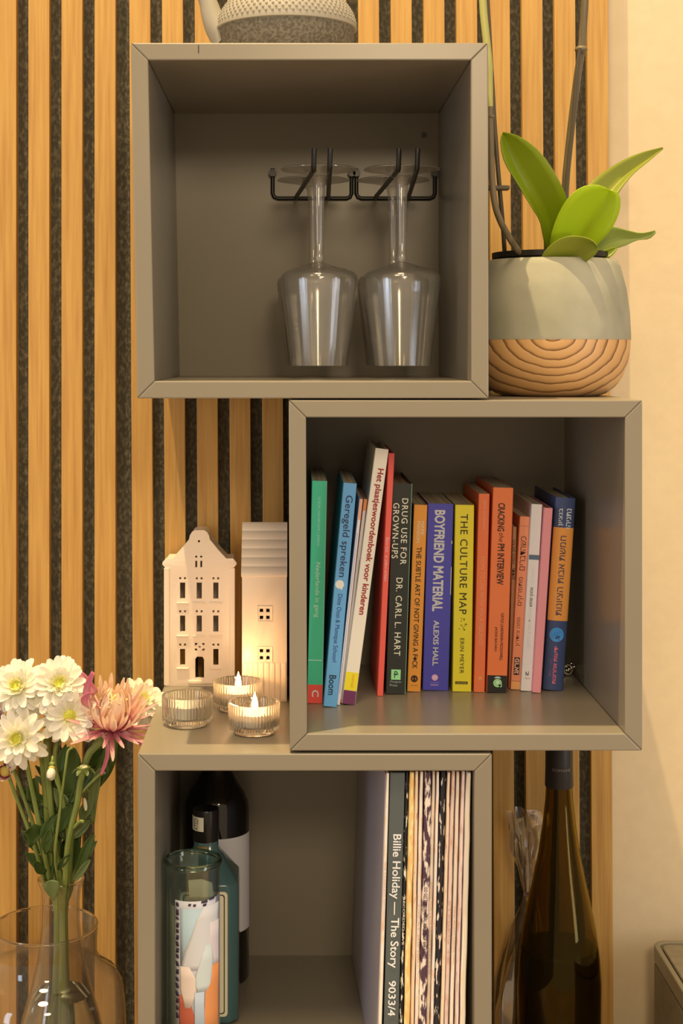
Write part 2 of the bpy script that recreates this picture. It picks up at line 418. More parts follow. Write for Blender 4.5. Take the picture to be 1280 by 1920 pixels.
orch = empty('orchid', pc + Vector((0, 0, .1345))); tag(orch, 'green orchid plant with broad leaves and bare flower stems', 'orchid')
def leaf_mat(name, col, col2, tr=.25):
    m = mat(name, col, .38, spec=.45); noise_mix(m, col2, scale=(1, 1, 1), nscale=14, lo=.3, hi=.7)
    n, l = nodes(m); b = n['Principled BSDF']; t = n.new('ShaderNodeBsdfTranslucent'); t.inputs[0].default_value = (*[min(1, c*1.6) for c in col], 1)
    mx = n.new('ShaderNodeMixShader'); mx.inputs[0].default_value = tr
    l.new(b.outputs[0], mx.inputs[1]); l.new(t.outputs[0], mx.inputs[2]); l.new(mx.outputs[0], n['Material Output'].inputs[0])
    return m
M_lf1 = leaf_mat('leaf_deep_green', (.28, .36, .012), (.21, .30, .010))
M_lf2 = leaf_mat('leaf_fresh_green', (.44, .58, .025), (.38, .51, .02), .35)
M_lf3 = leaf_mat('leaf_olive_green', (.32, .36, .05), (.26, .30, .035))
M_lf4 = leaf_mat('leaf_pale_green', (.34, .42, .12), (.28, .36, .09))
def px_leaf(name, L, Mi, R, m, parent, y0, y1, fold=.010, thick=.0009, n=16, nu=9, bend=0.):
    """leaf blade: left edge, midrib and right edge from base to tip; depth runs y0 -> y1, edges rise off the midrib"""
    L = resample([(a, b, 0) for a, b in L], n); Mi = resample([(a, b, 0) for a, b in Mi], n); R = resample([(a, b, 0) for a, b in R], n)
    vs = []; fs = []
    for i in range(n):
        t = i/(n-1); yy = y0 + (y1-y0)*t + bend*math.sin(PI*t)
        for j in range(nu):
            u = -1 + 2*j/(nu-1)
            q = Mi[i].lerp(L[i], -u) if u < 0 else Mi[i].lerp(R[i], u)
            d = fold*(abs(u)**1.05)*math.sin(PI*min(1, .12 + t*.82))
            vs.append(P(q.x, q.y, yy - d))
    for i in range(n-1):
        for j in range(nu-1):
            a = i*nu+j; fs.append((a, a+1, a+nu+1, a+nu))
    o = MB().add(vs, fs).build(name, m, parent, smooth=True, angle=180)
    s_ = o.modifiers.new('thickness', 'SOLIDIFY'); s_.thickness = thick; s_.offset = 0
    return o
px_leaf('leaf', [(1026, 478), (1019, 450), (1012, 415), (996, 388), (968, 342), (946, 305), (938, 270), (941, 249)],
        [(1036, 490), (1034, 455), (1026, 425), (1010, 392), (988, 352), (966, 310), (950, 272), (942, 248)],
        [(1048, 492), (1054, 455), (1063, 400), (1062, 372), (1042, 328), (1010, 283), (972, 255), (943, 248)], M_lf1, orch, 1.625, 1.56, .018)
px_leaf('leaf', [(1058, 496), (1060, 440), (1085, 375), (1110, 340), (1150, 310), (1195, 288), (1241, 276)],
        [(1076, 500), (1090, 450), (1118, 395), (1140, 362), (1172, 328), (1205, 303), (1242, 277)],
        [(1092, 500), (1115, 455), (1148, 385), (1164, 354), (1188, 325), (1212, 305), (1243, 279)], M_lf3, orch, 1.64, 1.70, .008)
px_leaf('leaf', [(1060, 494), (1080, 482), (1105, 450), (1140, 425), (1170, 430), (1200, 437), (1227, 432)],
        [(1080, 500), (1095, 492), (1122, 466), (1150, 452), (1180, 446), (1205, 441), (1228, 434)],
        [(1100, 503), (1112, 497), (1138, 470), (1165, 463), (1195, 450), (1216, 448), (1229, 437)], M_lf4, orch, 1.63, 1.60, .006)
px_leaf('leaf', [(1088, 496), (1100, 488), (1115, 480), (1135, 468), (1154, 463)], [(1094, 498), (1106, 492), (1120, 485), (1140, 474), (1156, 464)],
        [(1100, 500), (1114, 497), (1130, 489), (1148, 478), (1157, 467)], M_lf1, orch, 1.60, 1.60, .004)
px_leaf('leaf', [(1032, 484), (1030, 462), (1036, 430), (1050, 395), (1068, 368), (1092, 350), (1120, 347), (1141, 356)],
        [(1050, 494), (1062, 478), (1078, 458), (1093, 438), (1108, 415), (1120, 396), (1132, 376), (1142, 357)],
        [(1066, 500), (1092, 488), (1118, 460), (1137, 440), (1152, 418), (1162, 390), (1160, 364), (1144, 356)], M_lf2, orch, 1.605, 1.55, .022)
px_leaf('leaf', [(1022, 494), (1014, 487), (1022, 470), (1042, 452), (1066, 443), (1092, 444), (1112, 452), (1119, 462)],
        [(1050, 498), (1058, 490), (1068, 482), (1080, 472), (1092, 462), (1104, 456), (1114, 458), (1120, 464)],
        [(1078, 500), (1090, 495), (1100, 490), (1108, 484), (1115, 478), (1119, 472), (1121, 468), (1121, 465)], M_lf3, orch, 1.575, 1.538, .012)
M_spike = mat('spike_brown', (.17, .13, .075), .5); noise_mix(M_spike, (.11, .09, .05), scale=(30, 30, 3), nscale=4)
M_spikeg = mat('spike_green', (.40, .40, .13), .45)
M_stake = mat('stake_dark', (.07, .055, .035), .5)
st = [P(991, 492, 1.60), P(975, 476, 1.58), P(956, 448, 1.56), P(938, 415, 1.545), P(927, 380, 1.54), P(922, 330, 1.54), P(920, 270, 1.54), P(918, 200, 1.54)]
MB().tube(resample(st, 30), .0034, 10).build('flower_stem', M_spike, orch, smooth=True)
st = [P(918, 200, 1.54), P(917, 130, 1.54), P(911, 70, 1.54), P(906, 20, 1.54), P(902, -60, 1.54)]
MB().tube(resample(st, 16), [.0034]*4 + [.0040]*12, 10).build('flower_stem', M_spikeg, orch, smooth=True)
MB().ball(P(919, 219, 1.54), .0044, 10, 6, (1, 1, .6)).build('stem_node', M_spike, orch, smooth=True)
MB().tube(resample([P(947, 494, 1.605), P(943, 430, 1.58), P(936, 350, 1.56), P(928, 250, 1.56), P(922, 150, 1.56), P(911, -40, 1.56)], 20), .0024, 8).build('support_stake', M_stake, orch, smooth=True)
q = P(932, 352, 1.545)
MB().box(q.x-.0125, q.x+.0125, q.y-.004, q.y+.010, q.z-.0022, q.z+.0022).build('stem_clip', M_stake, orch, bevel=.001)
st = [P(1060, 490, 1.63), P(1058, 420, 1.63), P(1060, 345, 1.63), P(1066, 280, 1.63), P(1075, 200, 1.63), P(1084, 130, 1.63), P(1090, 92, 1.63), P(1095, 20, 1.63), P(1099, -60, 1.63)]
MB().tube(resample(st, 30), .0042, 10).build('flower_stem', M_spike, orch, smooth=True)
MB().tube(resample([P(1054, 490, 1.62), P(1062, 345, 1.62), P(1073, 240, 1.62), P(1082, 130, 1.62), P(1087, 90, 1.62)], 12), .0022, 8).build('support_stake', M_stake, orch, smooth=True)
MB().ball(P(1089, 93, 1.625), .0072, 12, 8, (1, 1, .62)).build('stem_node', M_spike, orch, smooth=True)

# ---------------------------------------------------------------- ceramic houses on the lowest cube
zCt = inC[0][1] + TP + .0003
M_dirt = M_ceramic
def zz(x, y):                      # pixels of the close-up of the houses -> photo pixels
    return 280 + x/4.267, 960 + y/4.267
YH = 1.766
def hx(x): return ((x - 400)/4.267)/S(YH)
def hz(y): return (1387 - y)/4.267/S(YH)
xH = (280 + 400/4.267 - VX)/S(YH)
h1 = empty('ceramic_house', (xH, YH, zCt)); tag(h1, 'white ceramic canal house with stepped gable and many cut-out windows', 'ceramic house', 'white ceramic houses')
half = [(268, 1387), (272, 900), (275, 436), (297, 412), (293, 396), (268, 367), (214, 367), (150, 298), (104, 240), (82, 215), (76, 182), (60, 155), (34, 140)]
outl = [(hx(400+a), hz(b)) for a, b in half] + [(hx(400-a), hz(b)) for a, b in reversed(half)]
holes = []
def rect(x0, x1, y0, y1): holes.append([(hx(x0), hz(y0)), (hx(x1), hz(y0)), (hx(x1), hz(y1)), (hx(x0), hz(y1))])
for cx in (265, 398, 531):
    for y0 in (557, 821, 1088):
        if cx == 398 and y0 == 1088: continue
        rect(cx-22, cx+22, y0, y0+131)
        for d in (-19, 19): rect(cx+d-9, cx+d+9, y0-42, y0-23)
for d in (-20, 20): rect(394+d-9, 394+d+9, 342, 360); rect(394+d-9, 394+d+9, 383, 437)
holes.append([(hx(x), hz(y)) for x, y in ((365, 1322), (438, 1322), (438, 1172), (424, 1150), (380, 1150), (365, 1172))])
holes.append(arc(hx(396), hz(228), .0016, 14)); holes.append(arc(hx(402), hz(1073), .0013, 10))
for sx in (-1, 1):
    for sy in (-1, 1):
        holes.append([(hx(402+sx*40), hz(1073+sy*32)), (hx(402+sx*16), hz(1073+sy*32)), (hx(402+sx*22), hz(1073+sy*14)), (hx(402+sx*40), hz(1073+sy*10))])
vs, fs = curve_mesh([outl] + holes, .0025, .0002)
f_ = MB().add([(x, y + .003, z) for x, y, z in vs], fs).build('facade', M_ceramic, h1, world=False, smooth=True, angle=35)
# walls and roof behind the facade follow the gable outline
inn = [(x*.93, z*.985) for x, z in outl]
shell = MB(); n_ = len(outl)
so = [(x*.985, z if i in (0, n_-1) else z-.0008) for i, (x, z) in enumerate(outl)]
si = [(x*.90, z if i in (0, n_-1) else z-.0045) for i, (x, z) in enumerate(outl)]
vv = [(x, y, z) for y in (.0055, .048) for x, z in so] + [(x, y, z) for y in (.0055, .048) for x, z in si]
ff = []
for i in range(n_-1):
    ff += [(i, i+1, n_+i+1, n_+i), (2*n_+i, 3*n_+i, 3*n_+i+1, 2*n_+i+1), (i, 2*n_+i, 2*n_+i+1, i+1), (n_+i, n_+i+1, 3*n_+i+1, 3*n_+i)]
ff += [(0, n_, 3*n_, 2*n_), (n_-1, 3*n_-1, 4*n_-1, 2*n_-1)]
shell.add(vv, ff).build('walls_and_roof', M_ceramic, h1, world=False, smooth=True, angle=35)
# back wall, open low down where the tealight goes in
zo = hz(1040)
bkp = [(x*.97, max(z, zo)) for x, z in so]
bw, bf = curve_mesh([bkp], .0015)
MB().add([(x, y+.0465, z) for x, y, z in bw], bf).build('back_wall', M_ceramic, h1, world=False)
for cx in (265, 398, 531):
    for y0 in (720, 984, 1245):
        if cx == 398 and y0 == 1245: continue
        MB().box(hx(cx-50), hx(cx+50), -.0018, .0012, hz(y0+8), hz(y0-6)).build('window_sill', M_ceramic, h1, world=False, bevel=.0008)
MB().box(hx(310), hx(505), -.003, .0012, hz(1366), hz(1338)).build('door_step', M_ceramic, h1, world=False, bevel=.001)
for sx in (-1, 1):
    MB().box(hx(400+sx*262)-.0032, hx(400+sx*262)+.0032, -.0010, .0012, hz(1380), hz(440)).build('corner_pilaster', M_ceramic, h1, world=False, bevel=.0007)

Y2 = 1.69
def gx(x): return ((x - 920)/4.267)/S(Y2)
def gz(y): return (1513 - y)/4.267/S(Y2)
h2 = empty('ceramic_house', ((280 + 920/4.267 - VX)/S(Y2), Y2, zCt)); tag(h2, 'white ceramic house with ribbed roof and two four-pane windows', 'ceramic house', 'white ceramic houses')
holes = []
def rect2(x0, x1, y0, y1): holes.append([(gx(x0), gz(y0)), (gx(x1), gz(y0)), (gx(x1), gz(y1)), (gx(x0), gz(y1))])
for yc in (815, 1138):
    for dx in (-26, 26):
        for dy in (-28, 28): rect2(922+dx-15, 922+dx+15, yc+dy-15, yc+dy+15)
xw0, xw1 = gx(742), gx(1098)
ev = gz(492)
vs, fs = curve_mesh([[(xw0, 0), (xw1, 0), (xw1, ev), (xw0, ev)]] + holes, .0018, .0002)
MB().add([(x, y+.002, z) for x, y, z in vs], fs).build('front_wall', M_ceramic, h2, world=False, smooth=True, angle=35)
D2 = .078; rz = ev + .052; ry = D2/2
for x in (xw0, xw1):
    sgn = 1 if x == xw0 else -1
    MB().add([(x, .0045, 0), (x, D2-.004, 0), (x, D2-.004, ev), (x, ry, rz-.002), (x, .0045, ev), (x+sgn*.003, .0045, 0), (x+sgn*.003, D2-.004, 0), (x+sgn*.003, D2-.004, ev), (x+sgn*.003, ry, rz-.002), (x+sgn*.003, .0045, ev)],
             [(0, 1, 2, 3, 4), (9, 8, 7, 6, 5)] + [(i, (i+1) % 5, 5+(i+1) % 5, 5+i) for i in range(5)]).build('gable_wall', M_ceramic, h2, world=False)
MB().box(xw0, xw1, D2-.0035, D2, 0, ev).build('back_wall', M_ceramic, h2, world=False)
def roof(sgn):
    pr = []; N = 60
    for i in range(N+1):
        t = i/N; y = -.002 + (ry+.002)*t; z = ev - .002 + (rz - ev + .004)*t
        wv_ = .0016*abs(math.sin(PI*6*t))**.7
        pr.append((y - wv_*.75, z + wv_*.6))
    if sgn < 0: pr = [(D2 - y, z) for y, z in pr]
    inner = [(y + sgn*.003, z - .002) for y, z in pr]
    loop = pr + inner[::-1]; n = len(loop)
    a, b = xw0-.0012, xw1+.0005
    m = MB().add([(a, y, z) for y, z in loop] + [(b, y, z) for y, z in loop],
                 [(i, (i+1) % n, n+(i+1) % n, n+i) for i in range(n)] + [(i, i+1, n-2-i, n-1-i) for i in range(n//2-1)] + [(n+i, n+n-1-i, n+n-2-i, n+i+1) for i in range(n//2-1)])
    m.build('ribbed_roof', M_ceramic, h2, world=False, smooth=True, angle=50)
roof(1); roof(-1)
for yc in (815, 1138):
    fr = MB(); t = .0012
    x0, x1, z0, z1 = gx(868), gx(978), gz(yc+56), gz(yc-56)
    for b_ in ((x0, x1, z0-t, z0), (x0, x1, z1, z1+t), (x0-t, x0, z0-t, z1+t), (x1, x1+t, z0-t, z1+t)): fr.box(b_[0], b_[1], -.0007, .0015, b_[2], b_[3])
    fr.build('window_frame', M_ceramic, h2, world=False, bevel=.0003)
for k in range(8):
    xx = xw0 + (xw1-xw0)*(k+.5)/8
    MB().box(xx-.0023, xx+.0023, -.0009, .0012, .002, gz(1205)).build('plank', M_ceramic, h2, world=False, bevel=.0006)

# ---------------------------------------------------------------- ribbed candle glasses and tealights
M_holder = glass('ribbed_glass', (.985, .98, .97), 0, 1.47)
M_cup = mat('aluminium', (.75, .74, .72), .35, metal=1.)
M_wax = mat('white_wax', (.86, .82, .76), .45, sss=.4)
M_wick = mat('wick', (.02, .015, .01), .9)
M_flame = mat('flame', (1.0, .52, .13), .5, emis=26)
M_flame2 = mat('flame_core', (1.0, .72, .36), .5, emis=14)
n, l = nodes(M_holder); _g = [q for q in n if q.type == 'BSDF_GLASS'][0]; _t2 = n.new('ShaderNodeBsdfTranslucent'); _t2.inputs[0].default_value = (.95, .92, .86, 1); _x = n.new('ShaderNodeMixShader'); _x.inputs[0].default_value = .09
l.new(_g.outputs[0], _x.inputs[1]); l.new(_t2.outputs[0], _x.inputs[2]); l.new(_x.outputs[0], n['Material Output'].inputs[0])
hold0 = None; tl0 = None
def holder_mesh():
    out = [(0, 0), (.0200, 0), (.0208, .0006), (.0212, .0032), (.0225, .0042), (.0262, .0050), (.0266, .0062), (.0271, .029), (.0272, .0308), (.0266, .0318)]
    inn = [(.0242, .0318), (.0236, .0308), (.0232, .0105), (.0222, .0082), (0, .0082)]
    def rm(i, r, a): return r - .00055*(1 - abs(math.cos(26*a)))*1.3 if 5 <= i <= 8 else r
    return MB().lathe(out + inn, 312, (0, 0, 0), rm)
for x, Y, lit, lab in ((351, 1.585, False, 'ribbed glass candle holder with an unlit tealight'),
                       (445.5, 1.652, True, 'ribbed glass candle holder with a burning tealight, nearest the ceramic houses'),
                       (476, 1.552, True, 'ribbed glass candle holder with a burning tealight, nearest the cube edge')):
    loc = Vector(((x - VX)/S(Y), Y, zCt))
    root = empty('candle_holder', loc); tag(root, lab, 'candle holder', 'ribbed glass candle holders')
    if hold0 is None: hold0 = holder_mesh().build('ribbed_cup', M_holder, root, smooth=True, world=False, angle=60)
    else: copy_child(hold0, root)
    tl = empty('tealight', loc + Vector((0, 0, .0086)))
    tag(tl, ('burning white tealight inside the ' if lit else 'unlit white tealight inside the ') + ('lone dark candle glass' if not lit else ('candle glass nearest the ceramic houses' if Y > 1.6 else 'candle glass nearest the cube edge')), 'tealight', 'tealights')
    if tl0 is None:
        a = MB().lathe([(0, 0), (.0188, 0), (.0192, .0004), (.0192, .0118), (.0188, .0118), (.0186, .0105), (0, .0105)], 40).build('cup', M_cup, tl, smooth=True, world=False, angle=40)
        b = MB().lathe([(0, .0106), (.0184, .0106), (.0184, .0112), (.017, .0110), (.004, .0112), (0, .0116)], 40).build('wax', M_wax, tl, smooth=True, world=False)
        c = MB().tube([(0, 0, .0110), (.0004, 0, .0150), (.0012, 0, .0172)], .0006, 6).build('wick', M_wick, tl, world=False)
        tl0 = (a, b, c)
    else:
        for o in tl0: copy_child(o, tl)
    if lit:
        prof = [(0, .0130), (.0022, .0148), (.0034, .0175), (.0034, .0205), (.0026, .0245), (.0013, .029), (0, .0335)]
        MB().lathe(prof, 16, (.0008, 0, 0)).build('flame', M_flame2, tl, smooth=True, world=False)
        light('candle_light', 'POINT', loc + Vector((0, 0, .040)), .16, (1.0, .50, .17), shadow_soft_size=.004)

# ---------------------------------------------------------------- books
zBf = inB[2][1] + .0003           # inner floor of the book cube
HEB = 'heb'
def heb(s): return s[::-1]
class Book:
    def __init__(s, bl, br, yb, tl, tr, yt, col, label, depth=.15, k=.62, hard=False, rough=.42, round_=False, Y=None, pages=None, kindname='book', group='books in a row in the middle cube', m=None):
        s.Y = Y or (ZC - zBf)*F/(yb - VY); s.s = S(s.Y); s.yb, s.yt = yb, yt
        s.w = ((br - bl) + (tr - tl))/2/s.s
        th = math.atan2((tl - bl), (yb - yt)); s.th = th
        s.h = (yb - yt)/s.s/math.cos(th)
        dz = s.w*abs(math.sin(th))
        s.bl = bl
        s.root = empty(kindname, ((bl - VX)/s.s, s.Y, zBf + dz), (0, th, 0)); tag(s.root, label, 'book', group)
        s.d = min(depth, YBK - .004 - s.Y)
        s.m = m or cm('book_%d_%d_%d' % col, col, k, rough)
        w, h, d = s.w, s.h, s.d; t = min(.0012 if hard else .0006, w*.2)
        cov = MB()
        if round_:
            pr = [(w/2 - (w/2)*math.cos(PI*i/24), -.0038*math.sin(PI*i/24)) for i in range(25)]
            pr2 = [(w/2 - (w/2-t)*math.cos(PI*i/24), -.0038*math.sin(PI*i/24) + t) for i in range(25)]
            lp = [(0, d)] + pr + [(w, d), (w-t, d)] + pr2[::-1] + [(t, d)]
        else:
            lp = [(0, d), (0, .0006), (.0006, 0), (w-.0006, 0), (w, .0006), (w, d), (w-t, d), (w-t, t), (t, t), (t, d)]
        n = len(lp)
        vs = [(x, y, 0) for x, y in lp] + [(x, y, h) for x, y in lp]
        cov.add(vs, [tuple(range(n-1, -1, -1)), tuple(range(n, 2*n))] + [(i, (i+1) % n, n+(i+1) % n, n+i) for i in range(n)])
        s.cover = cov.build('cover', s.m, s.root, world=False, smooth=round_, angle=30)
        e = .003 if hard else .0004
        if w - 2*t > .0008:
            MB().box(t+.0001, w-t-.0001, t+.0004, d-e-.0005, e, h-e).build('page_block', M_paper, s.root, world=False)
        s.round = round_
    def z(s, y): return (s.yb - y)/(s.yb - s.yt)*s.h
    def bulge(s, x): return -.0038*math.sqrt(max(0, 1-((x/s.w-.5)*2)**2)) if s.round else 0.
    def band(s, y0, y1, rgb, x0=0., x1=1., k=.62, name='spine_band', lift=.0002, m=None):
        z0, z1 = s.z(y1), s.z(y0); n = 24 if s.round else 1
        xs = [s.w*(x0 + (x1-x0)*(.5-.5*math.cos(PI*i/n) if s.round else i/n)) for i in range(n+1)]
        if not s.round: xs = [max(xs[0], .0003), min(xs[-1], s.w-.0003)]
        vs = [(x, s.bulge(x)-lift, z) for z in (z0, z1) for x in xs] + [(x, s.bulge(x)-lift*.2, z) for z in (z0, z1) for x in xs]
        q = n+1; fs = []
        for i in range(n): fs += [(i, i+1, q+i+1, q+i), (2*q+i, 3*q+i, 3*q+i+1, 2*q+i+1), (i, 2*q+i, 2*q+i+1, i+1), (q+i, q+i+1, 3*q+i+1, 3*q+i)]
        fs += [(0, q, 3*q, 2*q), (n, 2*q+n, 3*q+n, q+n)]
        return MB().add(vs, fs).build(name, m or cm('band_%d_%d_%d' % rgb, rgb, k), s.root, world=False)
    def text(s, t, y0, y1, xc, hpx, rgb, bold=0., space=1., ccw=False, k=.62, lift=.00035, name='lettering', shear=0., upright=False):
        pv, fs = text_shape(t, bold, space, shear); z0, z1 = s.z(y0), s.z(y1); hh = hpx/s.s; vs = []
        for u, v, e_ in pv:
            if upright: x = s.w*xc + (u-.5)*hh; z = z1 + (z0-z1)*v
            elif ccw: x = s.w*xc - (v-.5)*hh; z = z1 + (z0-z1)*u
            else: x = s.w*xc + (v-.5)*hh; z = z0 + (z1-z0)*u
            vs.append((x, s.bulge(x) - lift + e_, z))
        return MB().add(vs, fs).build(name, cm('ink_%d_%d_%d' % rgb, rgb, k, .5), s.root, world=False)
    def disc(s, y, xc, rpx, rgb, k=.62, lift=.0003, name='emblem', ry=None):
        pts = arc(s.w*xc, s.z(y), rpx/s.s, 24, ry=(ry or rpx)/s.s)
        return MB().add([(a, s.bulge(a)-lift, b) for a, b in pts], [tuple(range(24))]).build(name, cm('ink_%d_%d_%d' % rgb, rgb, k), s.root, world=False)
    def poly(s, pts, rgb, k=.62, lift=.0004, name='emblem'):
        """pts: (fraction across the spine, pixel row)"""
        return MB().add([(s.w*a, s.bulge(s.w*a)-lift, s.z(b)) for a, b in pts], [tuple(range(len(pts)))]).build(name, cm('ink_%d_%d_%d' % rgb, rgb, k), s.root, world=False)

b = Book(575.5, 604.5, 1319, 584.5, 613, 902, (58, 150, 100), 'green paperback with a red block at the foot of its spine', .17)
b.band(1284, 1319, (225, 68, 50)); b.band(1237.5, 1239, (170, 215, 180)); b.band(902, 1283, (120, 150, 120), .94, 1., name='spine_edge')
b.text('DE BOER | VAN DER KAMP | LIJMBACH', 932, 1024, .48, 6, (150, 205, 165)); b.text('Nederlands in gang', 1055, 1158, .48, 11, (170, 215, 150), .012)
b.text('C', 1294, 1307, .52, 13, (250, 235, 215), .03)
b = Book(606, 629, 1326, 643.5, 671, 907, (98, 146, 200), 'light blue paperback with a white speech bubble on its leaning spine', .17)
b.text('Geregeld spreken', 930, 1083, .47, 17, (28, 38, 52), .006); b.text('Ditte Oost & Monique Schoorl', 1115, 1242, .47, 11, (35, 55, 85)); b.text('Boom', 1267, 1304, .50, 13, (22, 28, 38), .012)
b.disc(1097, .40, 8.2, (250, 228, 195)); b.poly([(.38, 1102), (.66, 1101), (.58, 1108)], (250, 228, 195))
# thin folded booklets between the blue and the cream book
b = Book(631, 636, 1322, 674, 681, 936, (200, 175, 150), 'thin greyish stapled booklet wedged beside the light blue book', .14)
b.band(936, 975, (205, 130, 85)); b.band(1000, 1300, (120, 110, 105), .45, .58)
b = Book(636.5, 640, 1318, 682, 691, 938, (205, 120, 80), 'thin booklet with orange head wedged against the tall cream book', .14)
b.band(958, 1312, (196, 180, 165)); b.band(936, 957, (222, 122, 60)); b.band(1050, 1200, (170, 75, 55), .8, 1.)
b = Book(640.5, 665, 1322, 703.5, 729, 843, (226, 196, 150), 'tall cream book leaning over, yellow and purple bands at its foot', .16, hard=True, k=.72)
b.band(1262, 1296, (235, 185, 30)); b.band(1296.5, 1322, (92, 38, 58))
b.text('Het plaatjeswoordenboek voor kinderen', 880, 1154, .56, 15, (135, 35, 30), .035); b.text('intertaal', 1266, 1290, .62, 6, (190, 120, 20))
b = Book(707, 720.5, 1305, 728.5, 737, 850, (226, 78, 56), 'thin tall red book beside the black book', .16, hard=True)
b.text('Blauw licht   en andere verhalen', 1008, 1090, .5, 6, (240, 160, 135))
b = Book(723, 760, 1302, 736, 773, 907, (34, 33, 24), 'thick black hardback with cream capitals and a green square on its spine', .165, hard=True)
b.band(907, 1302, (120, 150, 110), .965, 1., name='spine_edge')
b.text('DRUG USE FOR', 935, 1059, .66, 11.5, (232, 214, 150), .008, 1.15); b.text('GROWN-UPS', 944, 1048, .22, 11.5, (232, 214, 150), .008, 1.15)
b.text('DR. CARL L. HART', 1084, 1230, .50, 12, (232, 214, 150), .008, 1.15)
b.band(1256, 1275, (130, 178, 105), .24, .72); b.text('P', 1259, 1272, .48, 6, (30, 40, 25), upright=True, lift=.0006); b.poly([(.36, 1264), (.62, 1264), (.62, 1265), (.36, 1265)], (30, 40, 25), lift=.0006)
b.text('Penguin', 1277, 1281.5, .48, 20, (140, 140, 115), upright=True); b.text('Press', 1283, 1287.5, .38, 14, (140, 140, 115), upright=True)
b = Book(763, 788, 1297, 776, 801, 947, (238, 132, 44), 'orange paperback with a small black roundel at the foot of its spine', .15)
b.text('MARK', 978, 1004, .70, 6.5, (250, 196, 130), .012); b.text('MANSON', 978, 1018, .40, 6.5, (250, 196, 130), .012)
b.text('THE SUBTLE ART OF NOT GIVING A F', 1026, 1232, .50, 9.5, (48, 26, 14), .018); b.disc(1235.5, .5, 3.2, (48, 26, 14)); b.text('CK', 1239, 1254, .5, 9.5, (48, 26, 14), .018)
b.disc(1273, .5, 6.5, (48, 26, 14)); b.disc(1273, .5, 3.4, (215, 120, 40), lift=.0005); b.poly([(.42, 1268), (.58, 1268), (.58, 1278), (.42, 1278)], (48, 26, 14), lift=.0006)
b.text('HARPER', 1284.5, 1286.5, .5, 13, (120, 70, 25), upright=True)
b = Book(792, 841, 1295, 802, 849.5, 945, (64, 58, 122), 'thick violet-blue paperback with bold white condensed capitals', .15)
b.text('BOYFRIEND MATERIAL', 957, 1147, .48, 20, (240, 232, 225), .045); b.text('ALEXIS HALL', 1164, 1249, .46, 10.5, (240, 232, 225), .03)
b.disc(1271, .46, 6, (205, 130, 150)); b.disc(1271, .46, 3.4, (235, 215, 220), lift=.0005); b.text('sourcebooks', 1279.5, 1281.5, .46, 17, (160, 130, 160), upright=True)
b.band(1063, 1115, (240, 215, 190), .965, .995); b.band(1014, 1020, (230, 225, 225), .955, .995); b.band(1284, 1286, (150, 110, 140), .3, .6)
b = Book(848, 884, 1297, 853.5, 888, 947, (232, 194, 40), 'yellow paperback with spaced black capitals on its spine', .15, k=.7)
b.text('THE CULTURE MAP', 964, 1152, .48, 14, (52, 44, 22), .012, 1.12); b.text('ERIN MEYER', 1197, 1263, .47, 7.5, (52, 44, 22), .008, 1.12)
random.seed(3)
for i in range(16):
    a = .30 + .38*random.random(); y = 1158 + 24*random.random()
    b.poly([(a, y), (a+.05, y+1.2), (a+.03, y+2.4), (a-.03, y+1.6)], (110, 92, 35), name='map_sketch')
b.band(1278, 1283, (52, 44, 22), .14, .80); b.text('PUBLICAFFAIRS', 1279.5, 1281.5, .47, 19, (200, 165, 50), upright=True, lift=.0005)
b = Book(888, 910, 1298, 897.5, 916, 926, (238, 100, 52), 'slim plain orange-red paperback beside the yellow one', .16)
b.text('Jacob and Dunne', 938, 992, .55, 6, (250, 150, 100)); b.text('HOW TO LIVE WITH YOUR FEELINGS', 1044, 1210, .52, 8, (246, 136, 84)); b.disc(1272, .55, 4, (246, 130, 60))
b = Book(912, 951, 1299, 924.5, 961, 915, (240, 104, 50), 'wide orange paperback with a black foot and green mark', .17)
b.band(1267, 1299, (30, 25, 20)); b.text('CRACKING', 944, 997, .44, 13, (50, 24, 16), .035); b.text('the', 1000, 1017, .48, 9, (70, 34, 20), 0., 1., shear=.3); b.text('PM INTERVIEW', 1020, 1097, .48, 13, (50, 24, 16), .035)
b.text('GAYLE LAAKMANN MCDOWELL', 1150, 1239, .66, 5.5, (60, 28, 18), .02); b.text('JACKIE BAVARO', 1176, 1222, .36, 5.5, (60, 28, 18), .02)
b.disc(1281, .52, 8, (130, 165, 95), lift=.0005); b.disc(1280, .52, 3.2, (190, 205, 150), lift=.0007); b.poly([(.56, 1284), (.76, 1284), (.72, 1289), (.62, 1288)], (130, 165, 95), lift=.0005); b.poly([(.34, 1272), (.70, 1272), (.60, 1269), (.44, 1269)], (170, 165, 150), lift=.0006)
b = Book(953, 957, 1290, 961, 972, 988, (150, 100, 62), 'low narrow brown book sunk behind the wide orange one', .12)
b.text(heb('הרמן הסה'), 1013, 1058, .5, 6, (45, 28, 16), .012, ccw=True); b.text(heb('נדודים'), 1066, 1086, .5, 5, (45, 28, 16), .012, ccw=True)
b = Book(957, 974.5, 1293, 974.5, 993.5, 969, (224, 122, 76), 'salmon orange paperback with dark lettering and a small boxed emblem', .14)
b.band(986.5, 987.3, (150, 80, 50)); b.band(1277, 1277.8, (150, 80, 50)); b.band(1278, 1293, (224, 140, 76))
b.text(heb('כשהדברים'), 1006, 1070, .5, 10, (90, 42, 26), ccw=True); b.text(heb('מתפרקים'), 1083, 1136, .5, 10, (90, 42, 26), ccw=True); b.text(heb('פמה צ׳ודרון'), 1158, 1212, .5, 8, (110, 54, 32), ccw=True)
b.band(1233, 1266, (40, 24, 18), .22, .78); b.text(heb('פראג'), 1235, 1264, .5, 8, (225, 160, 120), .03, ccw=True, lift=.0006)
b = Book(976, 995, 1296, 996.5, 1018, 946, (222, 200, 172), 'off-white paperback with one dark band across its spine', .14, k=.72)
